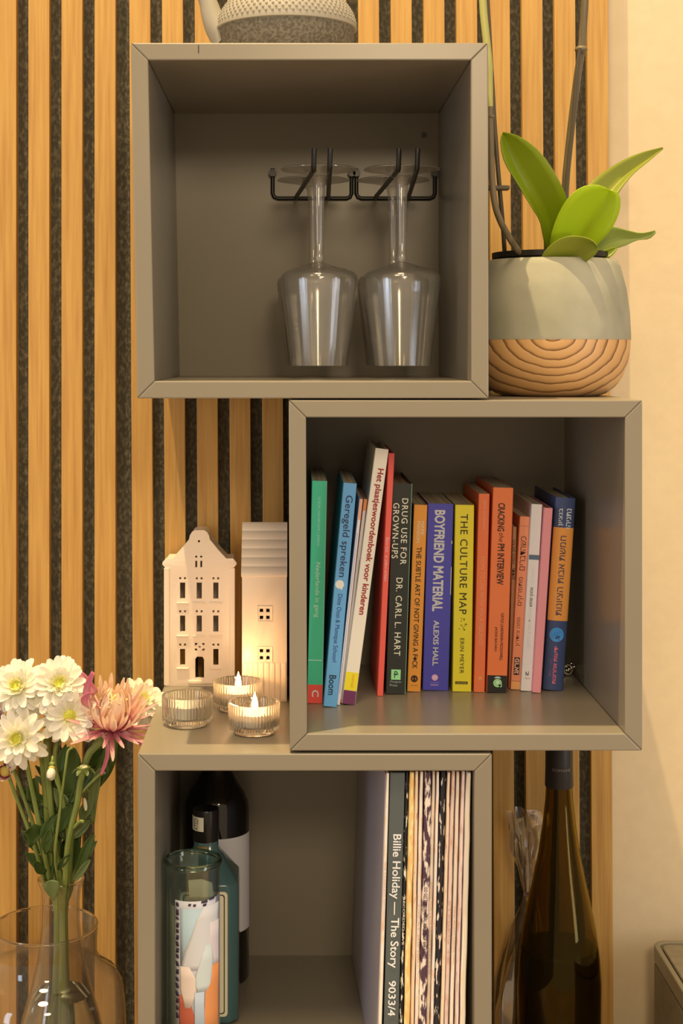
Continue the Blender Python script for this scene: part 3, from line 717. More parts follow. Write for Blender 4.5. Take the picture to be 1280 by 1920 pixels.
b.band(1041, 1050, (74, 84, 84)); b.text(heb('סיפורים'), 1062, 1094, .5, 6, (185, 165, 135), ccw=True); b.text(heb('אמנון שמוש'), 1102, 1138, .5, 7, (70, 60, 48), .012, ccw=True); b.text(heb('זכרונות מארץ רחוקה'), 1140, 1216, .5, 7, (178, 158, 130), ccw=True)
b.text('2', 1259, 1268, .5, 6, (50, 42, 34), .01); b.text(heb('ספר'), 1271, 1274, .5, 11, (130, 115, 95), upright=True)
b = Book(998, 1014, 1299, 1020.5, 1036, 953, (232, 126, 112), 'plain pink book beside the off-white paperback', .15, hard=True)
b = Book(1017, 1055, 1294, 1040.5, 1079, 934, (52, 58, 76), 'navy and orange hardback with a blue disc, last in the row', .155, hard=True, round_=True)
b.band(990, 1164, (228, 130, 52)); b.text(heb('בנציון'), 954, 987, .33, 9, (225, 222, 215), .025, ccw=True, lift=.0005); b.text(heb('נתניהו'), 954, 991, .70, 9, (225, 222, 215), .025, ccw=True, lift=.0005)
b.text(heb('חמשת אבות הציונות'), 1005, 1154, .50, 11, (86, 56, 52), .012, ccw=True, lift=.0006)
b.disc(1190, .48, 13.5, (62, 122, 168), lift=.0006)
random.seed(5)
for i in range(9):
    a = .34 + .28*random.random(); y = 1181 + 17*random.random()
    b.poly([(a, y), (a+.07, y+2), (a+.02, y+3.5)], (46, 92, 132), lift=.0009)
b.text(heb('ידיעות אחרונות'), 1212, 1282, .50, 6.5, (200, 88, 86), .025, ccw=True, lift=.0006); b.text(heb('ספרי חמד'), 1236, 1268, .28, 4, (110, 70, 90), ccw=True, lift=.0006)

# small silver chain bracelet lying in the corner
q = P(1076, 1281, 1.74); tr = empty('beaded_bracelet', (q.x, q.y, zBf)); tag(tr, 'small coiled silver bracelet lying in the cube corner', 'bracelet')
M_silver = mat('silver', (.72, .69, .60), .22, metal=1.)
bm_ = MB()
for i in range(22):
    a = 2*PI*i/22
    bm_.ball((q.x + .0115*math.cos(a), q.y + .009*math.sin(a), zBf + .0042 + .004*(1+math.sin(a*1.5))), .0026, 8, 6)
bm_.build('beads', M_silver, tr, smooth=True, kind='stuff')
MB().tube([(q.x + .007, q.y - .011, zBf + .007), (q.x + .007, q.y - .0135, zBf + .007)], .0058, 16).build('clasp_disc', M_silver, tr, smooth=True)
MB().tube([(q.x-.009+.005*math.cos(a), q.y-.009, zBf+.0075+.0055*math.sin(a)) for a in [2*PI*i/16 for i in range(17)]], .0013, 6).build('ring', M_silver, tr, smooth=True)

# ---------------------------------------------------------------- vinyl records
zCf = inC[2][1] + .0003
def worn(name, rgb, rgb2, lo, hi, k=.7, sc_=(420, 60, 75), ns=1.0):
    m = cm(name, rgb, k, .7); l2 = lin(rgb2); noise_mix(m, tuple(min(.9, l2[i]/((1., .8, .57)[i]*k)) for i in range(3)), scale=sc_, nscale=ns, detail=5, lo=lo, hi=hi)
    return m
RM = {
 'a': worn('sleeve_cream', (236, 200, 150), (205, 165, 120), .5, .7),
 'b': cm('sleeve_green_grey', (74, 72, 58), .7, .6),
 'c': worn('sleeve_worn_black', (30, 26, 22), (225, 190, 150), .55, .60),
 'd': worn('sleeve_orange', (226, 158, 80), (240, 190, 125), .45, .65),
 'e': worn('sleeve_buff', (228, 176, 126), (150, 90, 70), .58, .72),
 'f': worn('sleeve_pale', (236, 196, 152), (205, 155, 115), .52, .7),
 'g': worn('sleeve_plum', (226, 182, 142), (70, 44, 50), .44, .52, sc_=(300, 60, 70)),
 'h': worn('sleeve_ivory', (238, 198, 150), (215, 160, 115), .5, .7),
 'j': worn('sleeve_charcoal', (34, 28, 26), (215, 180, 150), .56, .61),
 'k': worn('sleeve_rose', (224, 180, 150), (190, 140, 115), .5, .7),
 'o': worn('sleeve_light', (244, 206, 156), (225, 175, 125), .5, .75),
}
M_sl_blue = mat('sleeve_blue_grey', (.46, .43, .50), .45)
recs = [
 (724, 730.5, 709, 716, 'a', 'record with blue-grey cover, outermost of the row', None),
 (732, 761.5, 719.5, 749, 'b', 'thick dark boxed record set with large cream lettering', None),
 (762, 768.5, 749.8, 756, 'c', 'thin worn black record next to the boxed set', None),
 (769, 779, 759, 771, 'd', 'record with orange-tan spine', None),
 (781, 789, 772, 778.5, 'e', 'buff record with dark red stains beside the orange-tan one', None),
 (790.5, 797, 780, 788, 'f', 'pale record between the stained buff one and the plum one', None),
 (799, 813, 788.5, 802, 'g', 'record with torn plum and cream spine', None),
 (814.5, 821.5, 803, 809.5, 'h', 'ivory record right behind the torn plum spine', None),
 (822.5, 829, 810.5, 815.5, 'f', 'narrow pale record just before the worn charcoal spine', None),
 (830.5, 841, 816.5, 829, 'j', 'record with worn charcoal spine', None),
 (843, 849.5, 830, 836, 'e', 'narrow buff record just after the worn charcoal spine', None),
 (852, 860, 838, 846, 'k', 'rosy beige record with a slightly bent spine', None),
 (861.5, 868, 848.5, 855.5, 'h', 'ivory record beside the rosy beige one', None),
 (871.5, 879, 858, 865.5, 'k', 'rosy beige record, last but one of the row', None),
 (880, 889, 868, 878.5, 'o', 'light cream record against the cube side, last of the row', None)]
YR = YF + .012
for i, (t0, t1, b0, b1, key, lab, _) in enumerate(recs):
    t0, t1, b0, b1 = [724 + (q - 724)*.967 for q in (t0, t1, b0, b1)]
    s = S(YR); ybot = VY + (ZC - zCf)*s
    slope = (t0 - b0)/470.
    xb = t0 - slope*(ybot - 1450); th = math.atan(slope)
    wd = ((t1 - t0) + (b1 - b0))/2/s*.96; hgt = .3085
    y_off = (0, .001, .004, .003, .006, .005, .002, .007, .004, .006, .003, .008, .005, .007, .002)[i]
    yaw = math.radians(2.2) if i == 0 else (math.radians(.3) if i == 1 else 0)
    root = empty('vinyl_record', ((xb - VX)/s, YR + y_off, zCf + abs(math.sin(th))*wd + .0002), (0, th, yaw)); tag(root, lab, 'record', 'vinyl records standing in the lowest cube')
    m = RM[key]
    # sleeve with a slightly uneven spine
    N = 14; vs = []; fs = []
    rnd = random.Random(i)
    for k in range(N+1):
        z = hgt*k/N; dx = (rnd.random()-.5)*min(.0010, wd*.16) if key not in 'ab' else 0
        pinch = (1 - .25*abs(2*k/N-1)**6) if key not in 'b' else 1
        for (x, y) in ((.0, .306), (.0, .001), (wd*.2, 0), (wd*.8, 0), (wd, .001), (wd, .306)):
            vs.append((wd/2 + (x - wd/2)*pinch + dx, y, z))
    for k in range(N):
        for j in range(6):
            j2 = (j+1) % 6; fs.append((k*6+j, k*6+j2, (k+1)*6+j2, (k+1)*6+j))
    fs += [tuple(range(5, -1, -1)), tuple(N*6 + j for j in range(6))]
    MB().add(vs, fs).build('sleeve', m, root, world=False)
    def rtext(t, y0, y1, hpx, rgb, bold=.01, xc=.5, lift=.0006, k=.62):
        pv, f2 = text_shape(t, bold, 1., 0.); z_ = lambda y: (ybot - y)/s
        MB().add([(wd*xc + (v-.5)*hpx/s, -lift + e_, z_(y0) + (z_(y1)-z_(y0))*u) for u, v, e_ in pv], f2).build('lettering', cm('ink_%d_%d_%d' % rgb, rgb, k), root, world=False)
    if i == 0:
        MB().box(-.0006, -.0001, .002, .304, .001, hgt-.001).build('front_cover', M_sl_blue, root, world=False)
        rtext('THE COMPLETE RECORDINGS', 1615, 1745, 3.4, (190, 140, 105))
    if i == 1:
        rtext('Billie Holiday — The Story', 1565, 1816, 20, (226, 208, 176), .022); rtext('9033/4', 1840, 1906, 14, (226, 208, 176), .022)
    if i == 2: rtext('RECORDED LIVE', 1685, 1775, 4, (215, 180, 140))
    if key == 'g': rtext('GO GO THE ORIGINAL SOUND OF THE NIGHT', 1665, 1800, 6.5, (70, 40, 44), .01)
    if i in (5, 7, 11, 12): rtext(('LIVE AT THE HALL', 'SONGS FOR LATE NIGHTS AND DAYS', 'STEREO 33', 'PIANO WORKS VOLUME TWO')[(5, 7, 11, 12).index(i)], 1655 + 9*i % 60, 1790 + 6*i % 50, 3., (176, 128, 92), 0.)

# ---------------------------------------------------------------- bottles in the lowest cube
def inC_pos(px, Y): return Vector(((px - VX)/S(Y), Y, zCf))
# tall printed votive glass
Yv = 1.55; vr = .0277; vc = inC_pos(362, Yv)
vo = empty('votive_glass', vc); tag(vo, 'tall empty clear votive glass with a colourful torn print', 'votive glass')
HV = ZC - (1612 - VY)/S(Yv) - zCf; HV = P(0, 1612, Yv).z - zCf
M_vg = thin('greenish_glass', (.86, .92, .88), .10, .75, 2.2, .04)
MB().lathe([(0, 0), (vr-.002, 0), (vr, .003), (vr, HV-.010), (vr+.0008, HV-.006), (vr+.0016, HV-.003), (vr+.0008, HV), (vr-.0012, HV), (vr-.0020, HV-.004), (vr-.0022, .010), (0, .008)], 56, vc).build('glass_cylinder', M_vg, vo, smooth=True, angle=60)
MB().lathe([(vr + .0004 + .0022*math.cos(a), HV - .0005 + .0030*math.sin(a)) for a in [2*PI*i/12 for i in range(12)]], 56, vc, closed=True).build('rim', glass('green_rim_glass', (.84, .90, .84)), vo, smooth=True, angle=180)
def cyl_patch(rows, rgb, lift, name, k=.7, n=10):
    """rows: (pixel y, pixel x left, pixel x right) wrapped on the front of the glass"""
    r = vr + lift; s = S(Yv - vr*.7); vs = []; fs = []
    for (y, x0, x1) in rows:
        for j in range(n+1):
            x = (x0 + (x1-x0)*j/n - 362)/S(Yv - vr*.3)
            a = math.asin(max(-1, min(1, x/r)))
            yy = vc.y - r*math.cos(a)
            z = ZC - (y - VY)/F*(vc.y - r*.75)
            vs.append((vc.x + r*math.sin(a), yy, z))
    for i in range(len(rows)-1):
        for j in range(n): q = i*(n+1)+j; fs.append((q, q+1, q+n+2, q+n+1))
    o = MB().add(vs, fs).build(name, cm('print_%d_%d_%d' % rgb, rgb, k, .55), vo, smooth=True, angle=180)
    sm = o.modifiers.new('thickness', 'SOLIDIFY'); sm.thickness = .00012
    return o
RX = 412.5
cyl_patch([(1686, 331, RX), (1700, 331, RX), (1800, 331, RX), (1960, 331, RX)], (222, 214, 208), .0003, 'printed_label', .75)
cyl_patch([(1700, 341, RX-2), (1760, 341, RX-2), (1815, 341, RX-2)], (190, 205, 210), .0005, 'printed_sky', .75)
cyl_patch([(1697, 385, RX-1), (1720, 372, RX-1), (1750, 362, RX-1), (1780, 350, RX-1), (1805, 344, 402), (1815, 344, 384)], (232, 222, 205), .0007, 'printed_cloth', .75)
cyl_patch([(1808, 341, 358), (1830, 341, 370), (1850, 341, 371), (1865, 345, 368), (1885, 350, 360)], (220, 182, 145), .0009, 'printed_hands', .75)
cyl_patch([(1730, 397, RX-1), (1760, 396, RX-1), (1800, 398, RX-1), (1812, 400, RX-1)], (214, 186, 165), .0009, 'printed_veil', .75)
cyl_patch([(1770, 388, 398), (1800, 378, 402), (1825, 370, 400), (1845, 370, 398), (1856, 374, 390)], (196, 188, 165), .0010, 'printed_veil', .75)
cyl_patch([(1862, 339, 345), (1880, 339, 362), (1900, 339, 368), (1960, 339, 372)], (176, 82, 50), .0006, 'printed_robe', .75)
cyl_patch([(1811, 400, RX-1), (1840, 398, RX-1), (1858, 388, RX-1), (1900, 386, RX-1), (1960, 386, RX-1)], (226, 132, 66), .0011, 'printed_robe', .75)
cyl_patch([(1856, 368, 386), (1880, 368, 386), (1960, 368, 388)], (186, 182, 178), .0012, 'printed_sash', .75)
rr = random.Random(4)
y = 1690
while y < 1900:
    h_ = rr.choice((5, 7, 9, 11)); a0 = rr.uniform(-1.5, 1.5)
    cyl_patch([(y, 333+a0, 338.5+a0), (y+h_, 333-a0*.5, 338.5-a0*.5)], (58, 42, 52), .0007, 'printed_mark', .75, 2); y += h_ + rr.choice((3, 4, 6))
for x0, x1, y0 in ((356, 362, 1690), (365, 371, 1691), (380, 392, 1686), (394, 404, 1683), (383, 390, 1692), (406, 411, 1676)):
    cyl_patch([(y0, x0+1, x1), (y0+4.5, x0, x1-1)], (58, 42, 52), .0008, 'printed_mark', .75, 2)
cyl_patch([(1700, 316, 329), (1760, 315, 330), (1850, 318, 330), (1960, 318, 330)], (196, 180, 140), -.0026, 'printed_label', .75)
# paper seen inside the glass
MB().prism([(vc.x - .005, P(0, 1690, Yv).z), (vc.x + .021, P(0, 1690, Yv).z), (vc.x + .019, P(0, 1663, Yv).z), (vc.x + .008, P(0, 1656, Yv).z), (vc.x - .006, P(0, 1658, Yv).z)], vc.y + .012, vc.y + .0125).build('back_label', cm('paper_beige', (205, 180, 135), .7), vo)

# square blue bottle
Yg = 1.645; gc = inC_pos(386, Yg)
gb = empty('square_bottle', gc); tag(gb, 'square teal-blue glass bottle with black cap and bordered cream label', 'bottle')
M_blue = mat('teal_glass', (.13, .27, .30), .08, trans=.45, ior=1.35)
def zpx(y, Y): return P(0, y, Y).z - zCf
hw = .0366
def octo(h, c): return [(-h+c, -h), (h-c, -h), (h, -h+c), (h, h-c), (h-c, h), (-h+c, h), (-h, h-c), (-h, -h+c)]
def loft(secs):
    vs = []; fs = []; n = 8
    for z, h, c in secs: vs += [(x, y, z) for x, y in octo(h, c)]
    for i in range(len(secs)-1):
        for k in range(n): fs.append((i*n+k, i*n+(k+1) % n, (i+1)*n+(k+1) % n, (i+1)*n+k))
    fs.append(tuple(range(n-1, -1, -1))); fs.append(tuple((len(secs)-1)*n+k for k in range(n)))
    return vs, fs
zs0, zs1, zn = zpx(1640, Yg), zpx(1590, Yg), zpx(1572, Yg)
vs, fs = loft([(0, hw-.004, .008), (.004, hw, .009), (zs0-.012, hw, .009), (zs0, hw-.0008, .010), (zs0+.007, hw-.006, .010), (zs1-.006, .019, .008), (zs1, .0142, .0065), (zn, .0125, .0055)])
MB().add(vs, fs).build('glass_body', M_blue, gb, world=False, smooth=True, angle=50, bevel=.0015)
ct = zpx(1515, Yg); cb = zpx(1574, Yg)
MB().lathe([(0, cb+.0003), (.0142, cb+.0003), (.0145, cb+.002), (.0145, ct-.002), (.0137, ct), (0, ct)], 40).build('cap', mat('black_cap', (.014, .012, .011), .25), gb, world=False, smooth=True, angle=40)
xo = (362 - 386)/S(Yg)
lab_m = cm('cap_label', (206, 180, 135), .6)
def strip(r, a0, a1, z0, z1, m, name, parent, n=8):
    vs = []; fs = []
    for z in (z0, z1):
        for rr_ in (r, r+.00025):
            for j in range(n+1):
                a = a0 + (a1-a0)*j/n; vs.append((rr_*math.sin(a), -rr_*math.cos(a), z))
    q = n+1
    for j in range(n): fs += [(q+j, q+j+1, 3*q+j+1, 3*q+j), (j, 2*q+j, 2*q+j+1, j+1), (j, j+1, q+j+1, q+j), (2*q+j, 3*q+j, 3*q+j+1, 2*q+j+1)]
    fs += [(0, q, 3*q, 2*q), (n, 2*q+n, 3*q+n, q+n)]
    return MB().add(vs, fs).build(name, m, parent, world=False, smooth=True, angle=40)
ls = strip(.0147, -1.45, -.12, zpx(1552, Yg), zpx(1526, Yg), lab_m, 'tax_strip', gb)
pv, f2 = text_shape('ATED')
MB().add([(.0152*math.sin(-.75 - (v-.5)*.42), -.0152*math.cos(-.75 - (v-.5)*.42), zpx(1551, Yg) + (zpx(1529, Yg)-zpx(1551, Yg))*u) for u, v, _ in pv], f2).build('lettering', mat('ink_dark', (.03, .025, .02), .6), gb, world=False)
strip(.0155, -.55, .12, zpx(1601, Yg), zpx(1579, Yg), mat('gold_foil', (.80, .52, .16), .3, metal=.8), 'neck_seal', gb)
strip(.0159, -.42, -.10, zpx(1600, Yg), zpx(1584, Yg), cm('seal_grey', (120, 115, 100), .7), 'neck_seal_figure', gb)
def rrect(x0, x1, z0, z1, r):
    o = []
    for cx, cz, a in ((x1-r, z1-r, 0), (x0+r, z1-r, PI/2), (x0+r, z0+r, PI), (x1-r, z0+r, 1.5*PI)):
        o += [(cx + r*math.cos(a + PI/2*i/5), cz + r*math.sin(a + PI/2*i/5)) for i in range(6)]
    return o
s_ = S(Yg - hw)
gxl = lambda x: (x - VX)/s_ - gc.x
gzl = lambda y: ZC - (y - VY)/s_ - zCf
x1 = gxl(426.5); x0 = -x1; z1 = gzl(1672); z0 = gzl(1906)
MB().prism(rrect(x0, x1, z0, z1, .004), -hw-.0006, -hw-.0001).build('front_label', cm('gin_label', (222, 186, 132), .7), gb, world=False)
vs, fs = curve_mesh([rrect(x0+.0030, x1-.0030, z0+.003, z1-.003, .003), rrect(x0+.0040, x1-.0040, z0+.004, z1-.004, .0025)], .0001)
MB().add([(x, y-hw-.0008, z) for x, y, z in vs], fs).build('label_border', mat('ink_dark', (.03, .025, .02)), gb, world=False)

# red wine bottle behind it
Yw = 1.735; wc = inC_pos(407.5, Yw)
wbm = mat('dark_bottle_glass', (.006, .005, .004), .07, spec=.6, coat=.3)
wi = empty('wine_bottle', wc); tag(wi, 'black wine bottle with a plain white label in the cube corner', 'bottle')
R = .0372
zl0, zl1 = zpx(1748, Yw - R*.7), zpx(1568, Yw - R*.7)
MB().lathe([(0, .004), (.028, 0), (R-.002, .001), (R, .004), (R, .196), (R-.0012, .206), (R-.006, .218), (R-.014, .230), (.0175, .241), (.0148, .252), (.0142, .285), (.0155, .286), (.0155, .293), (.0140, .294), (0, .294)], 56, wc).build('bottle_glass', wbm, wi, smooth=True, angle=50)
lv = []; lf = []; n = 24
for z in (zl0, zl1):
    for r_ in (R+.0002, R+.0005):
        for j in range(n+1):
            a = -.75 + 2.15*j/n; lv.append((r_*math.sin(a), -r_*math.cos(a), z))
q = n+1
for j in range(n): lf += [(q+j, q+j+1, 3*q+j+1, 3*q+j), (j, 2*q+j, 2*q+j+1, j+1), (j, j+1, q+j+1, q+j), (2*q+j, 3*q+j, 3*q+j+1, 2*q+j+1)]
lf += [(0, q, 3*q, 2*q), (n, 2*q+n, 3*q+n, q+n)]
MB().add(lv, lf).build('paper_label', cm('label_white', (200, 185, 172), .55), wi, world=False, smooth=True, angle=40)
MB().lathe([(.0158, .262), (.0160, .264), (.0160, .2945), (.015, .296), (0, .296)], 32, wc).build('foil_capsule', mat('foil_black', (.012, .011, .011), .3), wi, smooth=True)

# ---------------------------------------------------------------- big wine bottle beside the lowest cube
Ym = 1.705; sm_ = S(Ym); mc = Vector(((1048 - VX)/sm_, Ym, ZT + .0004))
mg = empty('magnum_bottle', mc); tag(mg, 'large olive glass wine bottle with black capsule under the book cube', 'bottle')
def mz(y): return P(0, y, Ym).z - mc.z
M_olive = glass('olive_glass', (.60, .51, .22), 0, 1.5)
prof_px = [(24.5, 1395), (24.5, 1472), (26, 1500), (31, 1545), (39, 1600), (49, 1650), (58, 1690), (68, 1740), (75, 1790), (78, 1840), (79, 1900)]
po = [(a/sm_, mz(b)) for a, b in prof_px]
zb = po[-1][1]
outp = [(0, .012), (.030, 0), (.0455, .001), (.0470, .004), (.0472, zb)] + po[::-1][1:]
t = .0026
innp = [(max(r-t, .001), z) for r, z in po] + [(.0446, .010), (.030, .010), (0, .020)]
MB().lathe(outp + innp, 64, mc).build('bottle_glass', M_olive, mg, smooth=True, angle=50)
zw_ = mz(1772)
wl = [(.0440, .0115), (.0444, .03), (.0444, zb)] + [(r - t - .0002, z) for r, z in po[::-1] if zb < z < zw_]
rw = wl[-1][0] - .0012
MB().lathe([(0, .021), (.029, .0112)] + wl + [(rw, zw_), (0, zw_)], 48, mc).build('wine', mat('white_wine', (.035, .026, .008), .1, trans=.0), mg, smooth=True, angle=40)
rc = 24.8/sm_
MB().lathe([(rc+.0008, mz(1474)), (rc+.0012, mz(1470)), (rc+.0006, mz(1440)), (rc+.0004, mz(1392)), (rc-.001, mz(1388)), (0, mz(1388))], 40, mc).build('capsule', mat('capsule_black', (.016, .014, .013), .45), mg, smooth=True, angle=40)
pv, f2 = text_shape('DOMAINE', .0)
rt = rc + .0016
MB().add([(rt*math.sin((u-.5)*1.3), -rt*math.cos((u-.5)*1.3), mz(1440) + .0032*v) for u, v, _ in pv], f2).build('lettering', mat('capsule_grey', (.22, .20, .17), .4), mg, world=False)
# label low on the bottle
# crumpled cellophane wrap standing behind it
Yc_ = 1.775
ce = empty('cellophane_wrap', P(962, 1990, Yc_)); ce.location.z = ZT + .0004; tag(ce, 'crumpled clear cellophane gift wrap tied in behind the large bottle', 'gift wrap')
M_cel = thin('cellophane', (.93, .91, .90), .22, .85, 1.4, .10)
rr = random.Random(11)
def crumple(secs, seg, name, amp, m, y):
    vs = []; fs = []
    for i, (py, xl, xr, dep) in enumerate(secs):
        c = P((xl+xr)/2, py, y); hw_ = (xr-xl)/2/S(y)
        for k in range(seg):
            a = 2*PI*k/seg; f_ = 1 + amp*(rr.random()-.5) + amp*.8*math.sin(5*a + i*.4)
            vs.append((c.x + hw_*math.cos(a)*f_, y + dep*math.sin(a)*f_, c.z + .004*amp*(rr.random()-.5)))
    for i in range(len(secs)-1):
        for k in range(seg): fs.append((i*seg+k, i*seg+(k+1) % seg, (i+1)*seg+(k+1) % seg, (i+1)*seg+k))
    return MB().add(vs, fs).build(name, m, ce, smooth=True, angle=25)
crumple([(1524, 954, 1004, .020), (1545, 956, 1010, .020), (1570, 961, 1008, .018), (1600, 964, 1004, .016), (1630, 973, 1003, .012), (1655, 979, 1000, .009), (1676, 983, 996, .006)], 26, 'gathered_top', .42, M_cel, Yc_)
zbot_px = VY + (ZC - ZT - .001)*S(Yc_)
crumple([(1676, 983, 996, .006), (1700, 976, 1003, .010), (1740, 963, 1012, .018), (1790, 950, 1020, .026), (1850, 936, 1030, .032), (1910, 929, 1036, .036), (zbot_px, 928, 1038, .036)], 30, 'wrapped_body', .22, M_cel, Yc_)
q = P(989.5, 1677, Yc_)
MB().tube([(q.x + .0048*math.cos(a), q.y + .0048*math.sin(a), q.z) for a in [2*PI*i/16 for i in range(17)]], .0014, 6).build('tie', cm('ribbon_pink', (170, 120, 100), .7), ce, smooth=True)

# ---------------------------------------------------------------- dark box on the sideboard
bx0 = P(1222, 1765, 1.80); ztop = bx0.z
bo = empty('storage_box', (bx0.x + .14, 1.66, ZT)); tag(bo, 'grey-brown storage box with rounded corners and rimmed lid', 'box')
M_box = mat('box_brown_grey', (.30, .26, .17), .5); noise_mix(M_box, (.26, .225, .15), nscale=90, bump=.05)
M_rim = mat('box_rim', (.27, .235, .155), .3)
X0, X1, Y0, Y1 = bx0.x, bx0.x + .30, 1.46, 1.803
def rbox(x0, x1, y0, y1, z0, z1, r, name, m, par, bev=.0015):
    pts = rrect(x0, x1, y0, y1, r); n = len(pts)
    return MB().add([(x, y, z0) for x, y in pts] + [(x, y, z1) for x, y in pts], [tuple(range(n-1, -1, -1)), tuple(range(n, 2*n))] + [(i, (i+1) % n, n+(i+1) % n, n+i) for i in range(n)]).build(name, m, par, smooth=True, angle=40, bevel=bev)
rbox(X0, X1, Y0, Y1, ZT + .0004, ztop - .0225, .016, 'body', M_box, bo)
rbox(X0+.002, X1-.002, Y0+.002, Y1-.002, ztop - .0226, ztop - .0195, .015, 'seam', mat('seam_dark', (.03, .025, .02), .6), bo, 0)
n_o = rrect(X0-.0005, X1+.0005, Y0-.0005, Y1+.0005, .017); n_i = rrect(X0+.006, X1-.006, Y0+.006, Y1-.006, .012); n_i2 = rrect(X0+.0062, X1-.0062, Y0+.0062, Y1-.0062, .012)
n = len(n_o); za, zb_ = ztop - .0194, ztop
MB().add([(x, y, za) for x, y in n_o] + [(x, y, zb_) for x, y in n_o] + [(x, y, zb_) for x, y in n_i] + [(x, y, zb_ - .006) for x, y in n_i2],
         [(i, (i+1) % n, n+(i+1) % n, n+i) for i in range(n)] + [(n+i, n+(i+1) % n, 2*n+(i+1) % n, 2*n+i) for i in range(n)] + [(2*n+i, 2*n+(i+1) % n, 3*n+(i+1) % n, 3*n+i) for i in range(n)] + [tuple(range(3*n, 4*n)), tuple(range(n-1, -1, -1))]).build('lid_rim', M_rim, bo, smooth=True, angle=40, bevel=.0012)
rbox(X0+.009, X1-.009, Y0+.009, Y1-.009, ztop - .0055, ztop - .0012, .010, 'lid_inlay', M_box, bo)

# ---------------------------------------------------------------- vases
YV = 1.615; sv = S(YV); vx = (85 - VX)/sv; vb = Vector((vx, YV, ZT + .0004))
va = empty('flask_vase', vb); tag(va, 'large clear glass flask vase with wide neck and round shoulders', 'vase')
def vz(y): return P(0, y, YV).z - vb.z
M_vase = thin('vase_glass', (.97, .955, .925), .05, .9, 2.4, .01)
Rk = .0868
vo_ = [(97/sv, vz(1737)), (97.5/sv, vz(1742)), (96/sv, vz(1770)), (96.5/sv, vz(1790)), (103/sv, vz(1806)), (118/sv, vz(1818)), (134/sv, vz(1830)), (144/sv, vz(1848)), (148/sv, vz(1875)), (Rk, vz(1910)), (Rk, .02), (Rk-.004, .004), (Rk-.010, 0), (0, 0)]
vi_ = [(0, .005), (Rk-.012, .005), (Rk-.006, .010), (Rk-.0022, .022), (Rk-.0018, vz(1910))] + [(r-.0018, z-.0006) for r, z in vo_[8::-1][:-1]] + [(95.5/sv, vz(1737))]
MB().lathe(vo_ + vi_, 72, vb, closed=True).build('glass_body', M_vase, va, smooth=True, angle=50)
M_rim_g = glass('rim_glass', (.95, .94, .91))
def ring(c, z, R_, r_, name, par): MB().lathe([(R_ + r_*math.cos(a), z + r_*math.sin(a)) for a in [2*PI*i/10 for i in range(10)]], 72, c, closed=True).build(name, M_rim_g, par, smooth=True, angle=180)
ring(vb, vz(1737) + .0013, 96/sv, .0013, 'rim', va)
cxb = (113 - VX)/sv
bb = Vector((cxb, YV + .005, vb.z + .0054)); bv = empty('bud_vase', bb); tag(bv, 'slender clear glass vase holding the bouquet inside the flask vase', 'vase')
def bz(y): return P(0, y, YV+.005).z - bb.z
sb_ = S(YV+.005)
bo_ = [(42.5/sb_, bz(1650)), (42/sb_, bz(1653)), (37/sb_, bz(1668)), (34.5/sb_, bz(1690)), (35/sb_, bz(1730)), (42/sb_, bz(1790)), (56/sb_, bz(1850)), (72/sb_, bz(1905)), (.050, bz(1970)), (.052, .03), (.048, .006), (.042, 0), (0, 0)]
bi_ = [(0, .005), (.041, .005), (.0465, .010), (.0502, .03)] + [(r-.0018, z) for r, z in bo_[8::-1][:-1]] + [(41.3/sb_, bz(1650))]
MB().lathe(bo_ + bi_, 64, bb, closed=True).build('glass_body', M_vase, bv, smooth=True, angle=50)
ring(bb, bz(1650) + .0013, 41.6/sb_, .0013, 'rim', bv)
zwat = bz(1862)
wr = [(0, .0056), (.040, .0056), (.0455, .0104), (.0492, .03), (.0475, bz(1970)), (72/sb_-.0026, bz(1905)), (59/sb_-.0026, zwat), (0, zwat)]
MB().lathe(wr, 48, bb).build('water', glass('water', (.97, .98, .96), 0, 1.33), bv, smooth=True, angle=40)

# ---------------------------------------------------------------- flowers
YFl = YV
M_stem = mat('stem_green', (.22, .27, .07), .5); noise_mix(M_stem, (.16, .22, .05), scale=(60, 60, 6), nscale=3)
M_fleaf = leaf_mat('bouquet_leaf', (.075, .13, .03), (.05, .095, .022), .2)
M_fleaf2 = leaf_mat('bouquet_leaf_pale', (.19, .25, .10), (.14, .20, .07), .2)
def petal_material(name, base, tip, mid=.5, tr=.3):
    m = mat(name, base, .55, spec=.3); n, l = nodes(m); tc = n.new('ShaderNodeTexCoord'); sx = n.new('ShaderNodeSeparateXYZ'); cr = n.new('ShaderNodeValToRGB')
    l.new(tc.outputs['Generated'], sx.inputs[0]); l.new(sx.outputs['Y'], cr.inputs[0])
    cr.color_ramp.elements[0].color = (*base, 1); cr.color_ramp.elements[1].color = (*tip, 1); cr.color_ramp.elements[0].position = max(0, mid-.35); cr.color_ramp.elements[1].position = min(1, mid+.35)
    b = n['Principled BSDF']; l.new(cr.outputs[0], b.inputs['Base Color'])
    t = n.new('ShaderNodeBsdfTranslucent'); l.new(cr.outputs[0], t.inputs[0]); mx = n.new('ShaderNodeMixShader'); mx.inputs[0].default_value = tr
    l.new(b.outputs[0], mx.inputs[1]); l.new(t.outputs[0], mx.inputs[2]); l.new(mx.outputs[0], n['Material Output'].inputs[0])
    return m
M_pw = petal_material('petal_white', (.88, .86, .55), (.90, .88, .80), .2)
M_pp = petal_material('petal_pink', (.60, .07, .22), (.92, .72, .56), .50)
M_pp2 = petal_material('petal_pink_outer', (.66, .20, .30), (.80, .50, .50), .6)
M_pc = petal_material('petal_cream', (.80, .38, .30), (.92, .76, .42), .5)
M_pu = petal_material('petal_plum', (.16, .02, .05), (.80, .66, .58), .65)
M_disc = mat('disc_yellow_green', (.50, .56, .05), .7); noise_mix(M_disc, (.70, .66, .10), nscale=400, bump=.8, rnd=False)
M_disc2 = mat('disc_brown_yellow', (.55, .42, .10), .7)
